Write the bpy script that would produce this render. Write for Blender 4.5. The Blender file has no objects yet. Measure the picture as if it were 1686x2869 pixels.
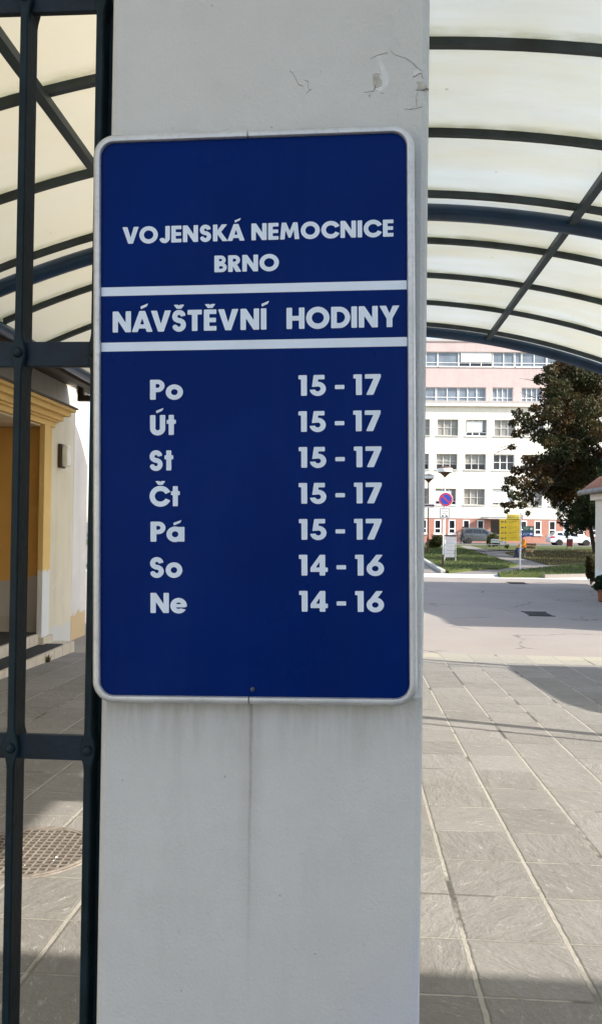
import bpy, bmesh, math, random
import numpy as np
from mathutils import Vector, Matrix, Euler
from mathutils.geometry import tessellate_polygon
R = math.radians
random.seed(7)
rng = np.random.default_rng(11)
scene = bpy.context.scene
COL = scene.collection

# ------------------------------------------------------------------ camera
F, CX, CY, W0, H0 = 2200.0, 843.0, 1434.5, 1686, 2869
EYE = Vector((0, 0, 1.55))
YAW, PITCH, ROLL = 0.0667, 0.0161, 0.0128
cam_rot = Matrix.Rotation(YAW, 3, 'Z') @ Matrix.Rotation(math.pi / 2 + PITCH, 3, 'X') @ Matrix.Rotation(ROLL, 3, 'Z')
cd = bpy.data.cameras.new('camera'); cam = bpy.data.objects.new('camera', cd); COL.objects.link(cam)
cam.location = EYE; cam.rotation_euler = cam_rot.to_euler()
cd.sensor_fit = 'VERTICAL'; cd.sensor_height = 36; cd.sensor_width = 36
cd.lens = 36 * F / H0; cd.clip_end = 6000; cd.clip_start = 0.02
scene.camera = cam

def ray(px, py):
    return cam_rot @ Vector(((px - CX) / F, -(py - CY) / F, -1.0))
def at(px, py, Y):
    d = ray(px, py); return EYE + d * (Y / d.y)
def onz(px, py, z):
    d = ray(px, py); return EYE + d * ((z - EYE.z) / d.z)
SL, YB = 0.027, 11.1
ZF = -SL * YB
def gz(y): return 0.0 if y < 0 else (-SL * y if y < YB else ZF)

# ------------------------------------------------------------------ helpers
def tag(o, label=None, cat=None, group=None, kind=None):
    if label: o['label'] = label
    if cat: o['category'] = cat
    if group: o['group'] = group
    if kind: o['kind'] = kind
    return o
def empty(name, loc=(0, 0, 0), rz=0.0, label=None, cat=None, group=None):
    o = bpy.data.objects.new(name, None); COL.objects.link(o)
    o.location = loc; o.rotation_euler = (0, 0, rz); o.empty_display_size = .1
    return tag(o, label, cat, group)
def copy_tree(o, parent=None):
    c = o.copy(); COL.objects.link(c); c.parent = parent
    for ch in list(o.children): copy_tree(ch, c)
    return c

class MB:
    """collects faces, links them as one mesh object"""
    def __init__(s): s.v = []; s.f = []; s.m = []; s.cur = 0
    def add(s, vs, fs):
        b = len(s.v); s.v += [tuple(p) for p in vs]
        for f in fs: s.f.append([b + i for i in f]); s.m.append(s.cur)
    def box(s, x0, x1, y0, y1, z0, z1):
        s.add([(x0,y0,z0),(x1,y0,z0),(x1,y1,z0),(x0,y1,z0),(x0,y0,z1),(x1,y0,z1),(x1,y1,z1),(x0,y1,z1)],
              [(0,3,2,1),(4,5,6,7),(0,1,5,4),(1,2,6,5),(2,3,7,6),(3,0,4,7)])
    def tube(s, pts, rad, n=10, cap=True):
        """round tube through pts; rad number or list"""
        pts = [Vector(p) for p in pts]; k = len(pts)
        rs = rad if isinstance(rad, (list, tuple)) else [rad] * k
        up = Vector((0, 0, 1)); rings = []
        d0 = (pts[1] - pts[0]).normalized()
        if abs(d0.z) > .9: up = Vector((0, 1, 0))
        for i, p in enumerate(pts):
            d = (pts[min(i + 1, k - 1)] - pts[max(i - 1, 0)]).normalized()
            a = d.cross(up).normalized(); b = a.cross(d).normalized()
            rings.append([p + a * (math.cos(t) * rs[i]) + b * (math.sin(t) * rs[i]) for t in [2 * math.pi * j / n for j in range(n)]])
        s.loft(rings, closed=True, cap=cap)
    def loft(s, rings, closed=True, cap=True):
        n = len(rings[0]); vs = [p for r in rings for p in r]; fs = []
        for i in range(len(rings) - 1):
            for j in range(n if closed else n - 1):
                a = i * n + j; b = i * n + (j + 1) % n
                fs.append((a, b, b + n, a + n))
        if cap:
            fs.append(tuple(range(n - 1, -1, -1))); fs.append(tuple(range((len(rings) - 1) * n, len(rings) * n)))
        s.add(vs, fs)
    def lathe(s, prof, c=(0, 0, 0), n=24, axis='Z'):
        rings = []
        for r, h in prof:
            ring = []
            for j in range(n):
                t = 2 * math.pi * j / n; x, y = r * math.cos(t), r * math.sin(t)
                p = {'Z': (x, y, h), 'Y': (x, h, y), 'X': (h, x, y)}[axis]
                ring.append((p[0] + c[0], p[1] + c[1], p[2] + c[2]))
            rings.append(ring)
        s.loft(rings)
    def prism(s, pts2, f0, f1):
        """pts2 outline; f0/f1 map (a,b)->xyz for both ends"""
        n = len(pts2); a = [f0(*p) for p in pts2]; b = [f1(*p) for p in pts2]
        tri = tessellate_polygon([[Vector((p[0], p[1], 0)) for p in pts2]])
        s.add(a + b, [tuple(t) for t in tri] + [tuple(n + i for i in reversed(t)) for t in tri] + [(i, (i + 1) % n, n + (i + 1) % n, n + i) for i in range(n)])
    def build(s, name, mats, parent=None, smooth=False, bevel=0, world=True):
        me = bpy.data.meshes.new(name)
        vs = s.v
        if parent is not None and world:
            root = parent
            while root.parent is not None: root = root.parent
            L = root.location; Rm = Matrix.Rotation(-root.rotation_euler.z, 3, 'Z')
            vs = [tuple(Rm @ (Vector(q) - L)) for q in vs]
        me.from_pydata(vs, [], s.f)
        if not isinstance(mats, (list, tuple)): mats = [mats]
        for m in mats: me.materials.append(m)
        if len(mats) > 1: me.polygons.foreach_set('material_index', s.m)
        bm = bmesh.new(); bm.from_mesh(me); bmesh.ops.recalc_face_normals(bm, faces=bm.faces); bm.to_mesh(me); bm.free()
        o = bpy.data.objects.new(name, me); COL.objects.link(o)
        if smooth:
            me.polygons.foreach_set('use_smooth', [True] * len(me.polygons)); me.set_sharp_from_angle(angle=R(38))
        if bevel:
            b = o.modifiers.new('bevel', 'BEVEL'); b.width = bevel; b.segments = 2; b.limit_method = 'ANGLE'
        if parent is not None: o.parent = parent
        return o

# ------------------------------------------------------------------ materials
def nt(name):
    m = bpy.data.materials.new(name); m.use_nodes = True
    t = m.node_tree; bs = t.nodes['Principled BSDF']
    return m, t, bs
def node(t, kind, **kw):
    n = t.nodes.new(kind)
    for k, v in kw.items():
        if k in n.inputs and not hasattr(n, k): n.inputs[k].default_value = v
        elif hasattr(n, k): setattr(n, k, v)
        else: n.inputs[k].default_value = v
    return n
def c4(c): return (c[0], c[1], c[2], 1)
def mth(t, op, a, b=None, c=None):
    n = t.nodes.new('ShaderNodeMath'); n.operation = op
    for i, x in enumerate((a, b, c)):
        if x is None: continue
        if isinstance(x, (int, float)): n.inputs[i].default_value = x
        else: t.links.new(x, n.inputs[i])
    return n.outputs[0]
def mix(t, fac, a, b, mode='MIX'):
    n = t.nodes.new('ShaderNodeMix'); n.data_type = 'RGBA'; n.blend_type = mode
    for i, x in ((0, fac), (6, a), (7, b)):
        if isinstance(x, (int, float)): n.inputs[i].default_value = x
        elif isinstance(x, (tuple, list)): n.inputs[i].default_value = c4(x)
        else: t.links.new(x, n.inputs[i])
    return n.outputs[2]
def noise(t, scale, detail=4, rough=.55, vec=None, dist=0.0):
    n = t.nodes.new('ShaderNodeTexNoise'); n.inputs['Scale'].default_value = scale
    n.inputs['Detail'].default_value = detail; n.inputs['Roughness'].default_value = rough; n.inputs['Distortion'].default_value = dist
    if vec is None: vec = t.nodes.new('ShaderNodeTexCoord').outputs['Object']
    t.links.new(vec, n.inputs['Vector']); return n.outputs['Fac']
def ramp(t, fac, a, b, lo=0.0, hi=1.0):
    n = t.nodes.new('ShaderNodeMapRange'); n.clamp = True
    t.links.new(fac, n.inputs[0]); n.inputs[1].default_value = a; n.inputs[2].default_value = b
    n.inputs[3].default_value = lo; n.inputs[4].default_value = hi; return n.outputs[0]
def coords(t, kind='Object'):
    c = t.nodes.new('ShaderNodeTexCoord').outputs[kind]
    s = t.nodes.new('ShaderNodeSeparateXYZ'); t.links.new(c, s.inputs[0])
    return c, s.outputs[0], s.outputs[1], s.outputs[2]
def mapping(t, vec, scale):
    n = t.nodes.new('ShaderNodeMapping'); t.links.new(vec, n.inputs[0]); n.inputs['Scale'].default_value = scale
    return n.outputs[0]
def bump(t, bs, h, strength=.3, dist=.01):
    n = t.nodes.new('ShaderNodeBump'); n.inputs['Strength'].default_value = strength; n.inputs['Distance'].default_value = dist
    t.links.new(h, n.inputs['Height']); t.links.new(n.outputs[0], bs.inputs['Normal'])
def setc(t, bs, col):
    if isinstance(col, (tuple, list)): bs.inputs['Base Color'].default_value = c4(col)
    else: t.links.new(col, bs.inputs['Base Color'])
def simple(name, col, rough=.6, metal=0.0, var=.25, scale=6.0, bmp=0.0, bscale=60.0, spec=.5):
    m, t, bs = nt(name)
    bs.inputs['Roughness'].default_value = rough; bs.inputs['Metallic'].default_value = metal
    bs.inputs['Specular IOR Level'].default_value = spec
    if var:
        f = noise(t, scale, 5)
        setc(t, bs, mix(t, ramp(t, f, .3, .7), tuple(x * (1 - var) for x in col), tuple(min(1, x * (1 + var)) for x in col)))
    else: setc(t, bs, col)
    if bmp: bump(t, bs, noise(t, bscale, 3), bmp, .004)
    return m

M = {}
M['gate'] = simple('gate_paint', (.007, .018, .026), .5, 0, .35, 25, .25, 90, .18)
M['rail'] = simple('rail_paint', (.009, .018, .031), .5, 0, .3, 25, .25, 90, .2)
M['tube'] = simple('blue_tube_paint', (.006, .034, .085), .35, 0, .3, 3, .1, 60)
M['rib'] = simple('rib_paint', (.022, .033, .038), .6, 0, .6, 4, .2, 60)
M['purlin'] = simple('purlin_paint', (.012, .031, .040), .5, 0, .35, 5, .15, 60)
M['brownsteel'] = simple('dark_steel', (.045, .028, .016), .6, 0, .3, 6)
M['black'] = simple('black_rubber', (.012, .012, .012), .75, 0, .3, 20)
M['mat'] = simple('rubber_mat', (.016, .018, .017), .85, 0, .4, 30, .4, 200)
M['glassdark'] = simple('dark_glass', (.02, .023, .028), .12, 0, .3, 1)
M['white'] = simple('white_paint', (.72, .72, .70), .5, 0, .06, 5)
M['whiteplastic'] = simple('white_lamp_plastic', (.70, .69, .62), .4, 0, .08, 9)
M['chrome'] = simple('bright_metal', (.55, .56, .58), .3, .9, .1, 8)
M['concrete'] = simple('kerb_concrete', (.42, .40, .36), .9, 0, .25, 5, .5, 40)

def m_pillar():
    m, t, bs = nt('pillar_plaster'); c, x, y, z = coords(t)
    n1 = noise(t, 2.2, 5, .6, c); n2 = noise(t, 14, 4, .6, c); n3 = noise(t, 170, 3, .65, c); n4 = noise(t, 900, 2, .5, c)
    base = mix(t, ramp(t, n1, .3, .7), (.53, .553, .575), (.59, .613, .64))
    base = mix(t, ramp(t, n2, .45, .8, 0, .35), base, (.485, .50, .51))
    vp_ = t.nodes.new('ShaderNodeTexVoronoi'); vp_.inputs['Scale'].default_value = 30; t.links.new(c, vp_.inputs['Vector'])
    base = mix(t, mth(t, 'MULTIPLY', ramp(t, vp_.outputs['Distance'], .03, .07, .6, 0), mth(t, 'GREATER_THAN', vp_.outputs['Color'], .66)), base, (.22, .22, .21))
    gr = noise(t, 1.0, 6, .7, mapping(t, c, (7, 1, 1.3))); base = mix(t, ramp(t, gr, .52, .8, 0, .38), base, (.40, .41, .41))
    sc_ = noise(t, 1.0, 5, .75, mapping(t, c, (3, 1, 26)), .8); base = mix(t, ramp(t, sc_, .66, .74, 0, .22), base, (.68, .70, .73))
    base = mix(t, ramp(t, n4, .3, .7, 0, .22), base, (.36, .35, .33))
    bl = mth(t, 'MULTIPLY', ramp(t, x, .02, .24, 0, 1), ramp(t, z, .70, .98, 1, 0)); base = mix(t, mth(t, 'MULTIPLY', bl, ramp(t, noise(t, 5, 4, .6, c), .3, .65, .1, .8)), base, (.47, .50, .66))  # bluish cast of the light painted into the lower right
    # rust and rain marks running down from the sign's lower edge
    streak_v = noise(t, 1.0, 5, .7, mapping(t, c, (34, 1, 4)), .4)
    fall = ramp(t, z, ZS_BOT - .16, ZS_BOT + .01, 0, 1)
    under = mth(t, 'MULTIPLY', fall, mth(t, 'LESS_THAN', z, ZS_BOT + .01))
    base = mix(t, mth(t, 'MULTIPLY', ramp(t, streak_v, .40, .72, .10, .70), mth(t, 'MULTIPLY', under, under)), base, (.235, .215, .165))
    wob = mth(t, 'MULTIPLY_ADD', noise(t, 6, 3, .5, mapping(t, c, (0.01, .01, 1))), .008, XS_MID - .004)
    dx = mth(t, 'ABSOLUTE', mth(t, 'SUBTRACT', x, wob))
    line = ramp(t, dx, .0005, .0052, 1, 0)
    soft = ramp(t, dx, .002, .022, .35, 0)
    lfall = mth(t, 'MULTIPLY', mth(t, 'POWER', ramp(t, z, ZS_BOT - .50, ZS_BOT + .01, .0, 1), 1.15), ramp(t, noise(t, 1.0, 4, .7, mapping(t, c, (20, 1, 14))), .3, .62, .35, .72))
    below = mth(t, 'LESS_THAN', z, ZS_BOT + .01)
    base = mix(t, mth(t, 'MULTIPLY', mth(t, 'MULTIPLY', mth(t, 'MAXIMUM', line, soft), lfall), below), base, (.15, .135, .105))
    setc(t, bs, base); bs.inputs['Roughness'].default_value = .85; bs.inputs['Specular IOR Level'].default_value = .25
    h = mth(t, 'MULTIPLY_ADD', n3, .7, mth(t, 'MULTIPLY', n2, .9))
    bump(t, bs, h, .55, .005)
    return m
def m_signblue():
    m, t, bs = nt('sign_blue_film'); c, x, y, z = coords(t)
    n = noise(t, 5, 4, .5, c)
    base = mix(t, ramp(t, n, .3, .7), (.0002, .0125, .112), (.0003, .0160, .138))
    dr = noise(t, 1.0, 5, .65, mapping(t, c, (38, 1, 1.6))); base = mix(t, ramp(t, dr, .5, .8, 0, .015), base, (.10, .16, .34))
    sm = noise(t, 3.2, 5, .7, c); base = mix(t, ramp(t, sm, .52, .75, 0, .03), base, (.12, .17, .33))
    t.links.new(ramp(t, sm, .3, .7, .22, .42), bs.inputs['Roughness'])
    # specks of dust
    v = t.nodes.new('ShaderNodeTexVoronoi'); v.inputs['Scale'].default_value = 70; t.links.new(c, v.inputs['Vector'])
    base = mix(t, ramp(t, v.outputs['Distance'], .03, .06, .10, 0), base, (.08, .12, .22))
    setc(t, bs, base); bs.inputs['Specular IOR Level'].default_value = .045
    return m
def m_panel():
    """milky ribbed polycarbonate: lets light through diffusely"""
    m = bpy.data.materials.new('milky_polycarbonate'); m.use_nodes = True; t = m.node_tree
    t.nodes.remove(t.nodes['Principled BSDF']); out = t.nodes['Material Output']
    c, x, y, z = coords(t)
    n = noise(t, 1.0, 5, .6, mapping(t, c, (.5, 2.2, .5)))
    n2 = noise(t, 40, 3, .6, mapping(t, c, (.12, 1, 1)))
    fl = mth(t, 'SINE', mth(t, 'MULTIPLY', y, 2 * math.pi / .016))
    col = mix(t, ramp(t, n, .36, .64), (.75, .745, .67), (.78, .81, .81))
    nb_ = noise(t, 1.0, 4, .6, mapping(t, c, (1.3, 5, 1.3))); col = mix(t, ramp(t, nb_, .45, .75, 0, .35), col, (.66, .68, .66))
    lw = ramp(t, x, -1.6, -.4, 1, 0)          # warm brighter light on the left, put into sheet colour and translucency
    col = mix(t, mth(t, 'MULTIPLY', lw, .75), col, (.86, .77, .60))
    RS = (2.78 * 1.03 * 2.2 * .1715); rf = mth(t, 'FRACT', mth(t, 'ADD', mth(t, 'DIVIDE', mth(t, 'SUBTRACT', y, (2.78 * 1.03 * 2.2 * .744 - 4.5)), RS), 100.0)); rd = mth(t, 'MULTIPLY', mth(t, 'MINIMUM', rf, mth(t, 'SUBTRACT', 1.0, rf)), RS)
    dirt = mth(t, 'MULTIPLY', ramp(t, rd, .025, .13, 1, 0), ramp(t, noise(t, 1.0, 5, .7, mapping(t, c, (2.2, 6, 2.2))), .38, .68))
    col = mix(t, mth(t, 'MULTIPLY', dirt, .8), col, (.36, .36, .20))
    vs_ = t.nodes.new('ShaderNodeTexVoronoi'); vs_.inputs['Scale'].default_value = 3.2; t.links.new(c, vs_.inputs['Vector'])
    col = mix(t, ramp(t, vs_.outputs['Distance'], .018, .05, .5, 0), col, (.25, .22, .15))
    col = mix(t, ramp(t, n2, .55, .85, 0, .25), col, (.62, .61, .54))
    col = mix(t, ramp(t, fl, -1, 1, 0, .05), col, (.6, .6, .5))
    tr = t.nodes.new('ShaderNodeBsdfTranslucent'); df = t.nodes.new('ShaderNodeBsdfDiffuse')
    t.links.new(col, tr.inputs[0]); t.links.new(col, df.inputs[0])
    gl = t.nodes.new('ShaderNodeBsdfGlossy'); gl.inputs['Roughness'].default_value = .35
    mx = t.nodes.new('ShaderNodeMixShader'); t.links.new(mth(t, 'MULTIPLY_ADD', lw, -.22, .42), mx.inputs[0])
    t.links.new(tr.outputs[0], mx.inputs[1]); t.links.new(df.outputs[0], mx.inputs[2])
    m2 = t.nodes.new('ShaderNodeMixShader'); m2.inputs[0].default_value = .03
    t.links.new(mx.outputs[0], m2.inputs[1]); t.links.new(gl.outputs[0], m2.inputs[2])
    t.links.new(m2.outputs[0], out.inputs[0]); return m
def m_paving():
    m, t, bs = nt('riven_stone_paving'); c, x, y, z = coords(t)
    S = .402
    def cell(v, off):
        u = mth(t, 'DIVIDE', mth(t, 'SUBTRACT', v, off), S)
        f = mth(t, 'FRACT', u); i = mth(t, 'FLOOR', u)
        d = mth(t, 'MULTIPLY', mth(t, 'MINIMUM', f, mth(t, 'SUBTRACT', 1.0, f)), S)
        return d, i
    wn = noise(t, 18, 3, .6, c)
    wob = mth(t, 'MULTIPLY', mth(t, 'SUBTRACT', wn, .5), .012)
    dx, ix = cell(mth(t, 'ADD', x, wob), .457); dy, iy = cell(mth(t, 'ADD', y, wob), 2.777)
    cmb = t.nodes.new('ShaderNodeCombineXYZ'); t.links.new(ix, cmb.inputs[0]); t.links.new(iy, cmb.inputs[1])
    wnz = t.nodes.new('ShaderNodeTexWhiteNoise'); wnz.noise_dimensions = '3D'; t.links.new(cmb.outputs[0], wnz.inputs['Vector'])
    slab = wnz.outputs['Value']
    # riven surface: each slab turned its own way
    vr = t.nodes.new('ShaderNodeVectorRotate'); vr.rotation_type = 'Z_AXIS'; t.links.new(c, vr.inputs['Vector']); t.links.new(mth(t, 'MULTIPLY', slab, 6.28), vr.inputs['Angle'])
    off = t.nodes.new('ShaderNodeVectorMath'); off.operation = 'MULTIPLY_ADD'
    t.links.new(wnz.outputs['Color'], off.inputs[0]); off.inputs[1].default_value = (7, 7, 7); t.links.new(vr.outputs[0], off.inputs[2])
    riv = noise(t, 1.0, 6, .66, mapping(t, off.outputs[0], (6, 13, 6)), .35)
    fine = noise(t, 60, 4, .65, c); blot = noise(t, 1.1, 5, .6, c)
    chip = ramp(t, noise(t, 1.0, 5, .7, mapping(t, off.outputs[0], (16, 46, 16)), .8), .60, .645)
    chip = mth(t, 'MULTIPLY', chip, ramp(t, riv, .42, .6))
    col = mix(t, slab, (.205, .190, .170), (.30, .28, .255))
    col = mix(t, ramp(t, riv, .3, .7, 0, .55), col, (.31, .29, .265))
    col = mix(t, ramp(t, blot, .4, .75, 0, .5), col, (.17, .16, .135))
    col = mix(t, ramp(t, fine, .35, .75, 0, .35), col, (.14, .13, .11))
    col = mix(t, mth(t, 'MULTIPLY', chip, .8), col, (.46, .44, .405))
    vg = t.nodes.new('ShaderNodeTexVoronoi'); vg.inputs['Scale'].default_value = 2.3; t.links.new(c, vg.inputs['Vector'])
    col = mix(t, mth(t, 'MULTIPLY', ramp(t, vg.outputs['Distance'], .030, .045, 1, 0), mth(t, 'GREATER_THAN', vg.outputs['Color'], .72)), col, (.10, .10, .10))
    sp_ = noise(t, 210, 3, .7, c); col = mix(t, ramp(t, sp_, .5, .72, 0, .35), col, (.11, .10, .085))
    # last, newer row of slabs before the apron
    edge = mth(t, 'GREATER_THAN', y, 10.86)
    col = mix(t, mth(t, 'MULTIPLY', edge, .8), col, mix(t, slab, (.30, .28, .24), (.40, .36, .27)))
    wear = ramp(t, noise(t, 3.0, 4, .6, c), .35, .6, .25, 1)
    jl = mth(t, 'MULTIPLY', ramp(t, dx, .0075, .0105, 1, 0), ramp(t, wear, .25, 1, .8, 1)); jt = mth(t, 'MULTIPLY', ramp(t, dy, .0035, .0065, 1, 0), wear)
    j = mth(t, 'MAXIMUM', jl, jt)
    js = mth(t, 'MAXIMUM', mth(t, 'MULTIPLY', ramp(t, dx, .009, .019, 1, 0), .75), mth(t, 'MULTIPLY', ramp(t, dy, .006, .014, 1, 0), .45))
    gap = ramp(t, noise(t, 1.9, 4, .65, mapping(t, c, (1, .8, 1))), .53, .60)
    col = mix(t, js, col, (.12, .11, .09))
    jc = mix(t, gap, (.39, .36, .31), (.10, .09, .075))
    col = mix(t, j, col, jc)
    setc(t, bs, col); bs.inputs['Roughness'].default_value = .82; bs.inputs['Specular IOR Level'].default_value = .3
    h = mth(t, 'ADD', mth(t, 'MULTIPLY', riv, 1.0), mth(t, 'MULTIPLY', fine, .15))
    h = mth(t, 'SUBTRACT', h, mth(t, 'MULTIPLY', js, .25))
    bump(t, bs, h, .75, .014)
    return m
def m_ground(name, a, b, sc, fine, bmp=.3, rough=.9, extra=None):
    m, t, bs = nt(name); c, x, y, z = coords(t)
    n1 = noise(t, sc, 5, .6, c); n2 = noise(t, fine, 3, .6, c)
    col = mix(t, ramp(t, n1, .3, .7), a, b)
    col = mix(t, ramp(t, n2, .35, .75, 0, .4), col, tuple(k * .62 for k in a))
    if extra: col = extra(t, c, x, y, z, col)
    setc(t, bs, col); bs.inputs['Roughness'].default_value = rough; bs.inputs['Specular IOR Level'].default_value = .25
    bump(t, bs, n2, bmp, .01); return m
def cracks(t, c, x, y, z, col):
    v = t.nodes.new('ShaderNodeTexVoronoi'); v.feature = 'DISTANCE_TO_EDGE'; v.inputs['Scale'].default_value = .42
    w = t.nodes.new('ShaderNodeVectorMath'); w.operation = 'MULTIPLY_ADD'
    nn = t.nodes.new('ShaderNodeTexNoise'); nn.inputs['Scale'].default_value = 1.4; t.links.new(c, nn.inputs['Vector'])
    t.links.new(nn.outputs['Color'], w.inputs[0]); w.inputs[1].default_value = (.5, .5, .5); t.links.new(c, w.inputs[2])
    t.links.new(w.outputs[0], v.inputs['Vector'])
    return mix(t, mth(t, 'MULTIPLY', ramp(t, v.outputs['Distance'], .004, .012, .8, 0), ramp(t, noise(t, .9, 3, .5, c), .5, .58)), col, (.10, .095, .085))
def m_wall(name, a, b, base=None, zb=0.0, rough=.9):
    m, t, bs = nt(name); c, x, y, z = coords(t)
    n1 = noise(t, 1.3, 5, .6, c); n2 = noise(t, 30, 4, .6, c)
    col = mix(t, ramp(t, n1, .3, .7), a, b)
    st_ = noise(t, 1.0, 5, .65, mapping(t, c, (5, 5, .5))); col = mix(t, ramp(t, st_, .5, .8, 0, .4), col, tuple(k * .68 for k in a))
    pt_ = noise(t, 2.6, 5, .7, c); col = mix(t, ramp(t, pt_, .60, .64, 0, .22), col, tuple(min(1, k * 1.2) for k in b))
    if base:   # flaked paint near the ground, uneven upper edge
        e = mth(t, 'ADD', z, mth(t, 'MULTIPLY', mth(t, 'SUBTRACT', noise(t, 2.5, 4, .6, c), .5), .5))
        col = mix(t, ramp(t, e, zb - .02, zb + .02, 1, 0), col, base)
    setc(t, bs, col); bs.inputs['Roughness'].default_value = rough; bs.inputs['Specular IOR Level'].default_value = .25
    bump(t, bs, n2, .3, .006); return m
def m_leaf(name, a, b, c_, sc=.9):
    m = bpy.data.materials.new(name); m.use_nodes = True; t = m.node_tree; bs = t.nodes['Principled BSDF']; out = t.nodes['Material Output']
    co = t.nodes.new('ShaderNodeTexCoord').outputs['Object']
    n1 = noise(t, sc, 3, .5, co); n2 = noise(t, sc * 9, 2, .5, co)
    col = mix(t, ramp(t, n1, .4, .6), a, b); col = mix(t, ramp(t, n2, .45, .75, 0, .8), col, c_)
    setc(t, bs, col); bs.inputs['Roughness'].default_value = .6; bs.inputs['Specular IOR Level'].default_value = .25
    tr = t.nodes.new('ShaderNodeBsdfTranslucent'); t.links.new(col, tr.inputs[0])
    mx = t.nodes.new('ShaderNodeMixShader'); mx.inputs[0].default_value = .25
    t.links.new(bs.outputs[0], mx.inputs[1]); t.links.new(tr.outputs[0], mx.inputs[2]); t.links.new(mx.outputs[0], out.inputs[0])
    return m
# ------------------------------------------------------------------ lettering: geometric bold sans drawn as signed distance fields
class G:
    def __init__(s, adv, x0=0.0): s.w = adv; s.ops = []
    def box(s, x0, x1, y0, y1): s.ops.append(lambda X, Y: np.maximum(np.maximum(x0 - X, X - x1), np.maximum(y0 - Y, Y - y1))); return s
    @staticmethod
    def _poly(P):
        P = np.array(P, float)
        def f(X, Y):
            d = np.full(X.shape, 1e9); ins = np.zeros(X.shape, bool); n = len(P)
            for i in range(n):
                a = P[i]; b = P[(i + 1) % n]; e = b - a
                wx, wy = X - a[0], Y - a[1]
                h = np.clip((wx * e[0] + wy * e[1]) / (e @ e), 0, 1)
                d = np.minimum(d, np.hypot(wx - e[0] * h, wy - e[1] * h))
                cond = (a[1] > Y) != (b[1] > Y)
                with np.errstate(divide='ignore', invalid='ignore'):
                    xi = a[0] + (Y - a[1]) * (e[0] / (e[1] if e[1] else 1e-12))
                ins ^= cond & (X < xi)
            return np.where(ins, -d, d)
        return f
    def poly(s, *P): s.ops.append(s._poly(P)); return s
    def ring(s, cx, cy, rx, ry, w, keep=None):
        def f(X, Y):
            k = np.hypot((X - cx) / rx, (Y - cy) / ry); k2 = np.hypot((X - cx) / (rx - w), (Y - cy) / (ry - w))
            d = np.maximum((k - 1) * min(rx, ry), -(k2 - 1) * (min(rx, ry) - w))
            if keep is not None: d = np.maximum(d, keep(X - cx, Y - cy))
            return d
        s.ops.append(f); return s
    def cut(s, *P):
        q = s._poly(P); prev = s.ops; s.ops = [lambda X, Y: np.maximum(np.min([o(X, Y) for o in prev], axis=0), -q(X, Y))]; return s
    def eval(s, X, Y): return np.min([o(X, Y) for o in s.ops], axis=0)
W = .255
def bowl(g, x0, y0, y1, xr, w):
    """D-shaped bowl between y0 and y1, stem side x0, right extreme xr"""
    r = (y1 - y0) / 2; cx = xr - r
    g.box(x0, cx, y1 - w, y1); g.box(x0, cx, y0, y0 + w)
    g.ring(cx, (y0 + y1) / 2, r, r, w, lambda X, Y: -X); return g
def acute(g, x, y=1.08):
    g.poly((x, y), (x + .27, y + .13), (x + .35, y + .28), (x - .02 , y + .13)); return g
def caron(g, x, y=1.07):
    g.poly((x - .11, y), (x + .11, y), (x + .25, y + .19), (x + .04, y + .19), (x, y + .125), (x - .04, y + .19), (x - .25, y + .19)); return g
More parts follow.
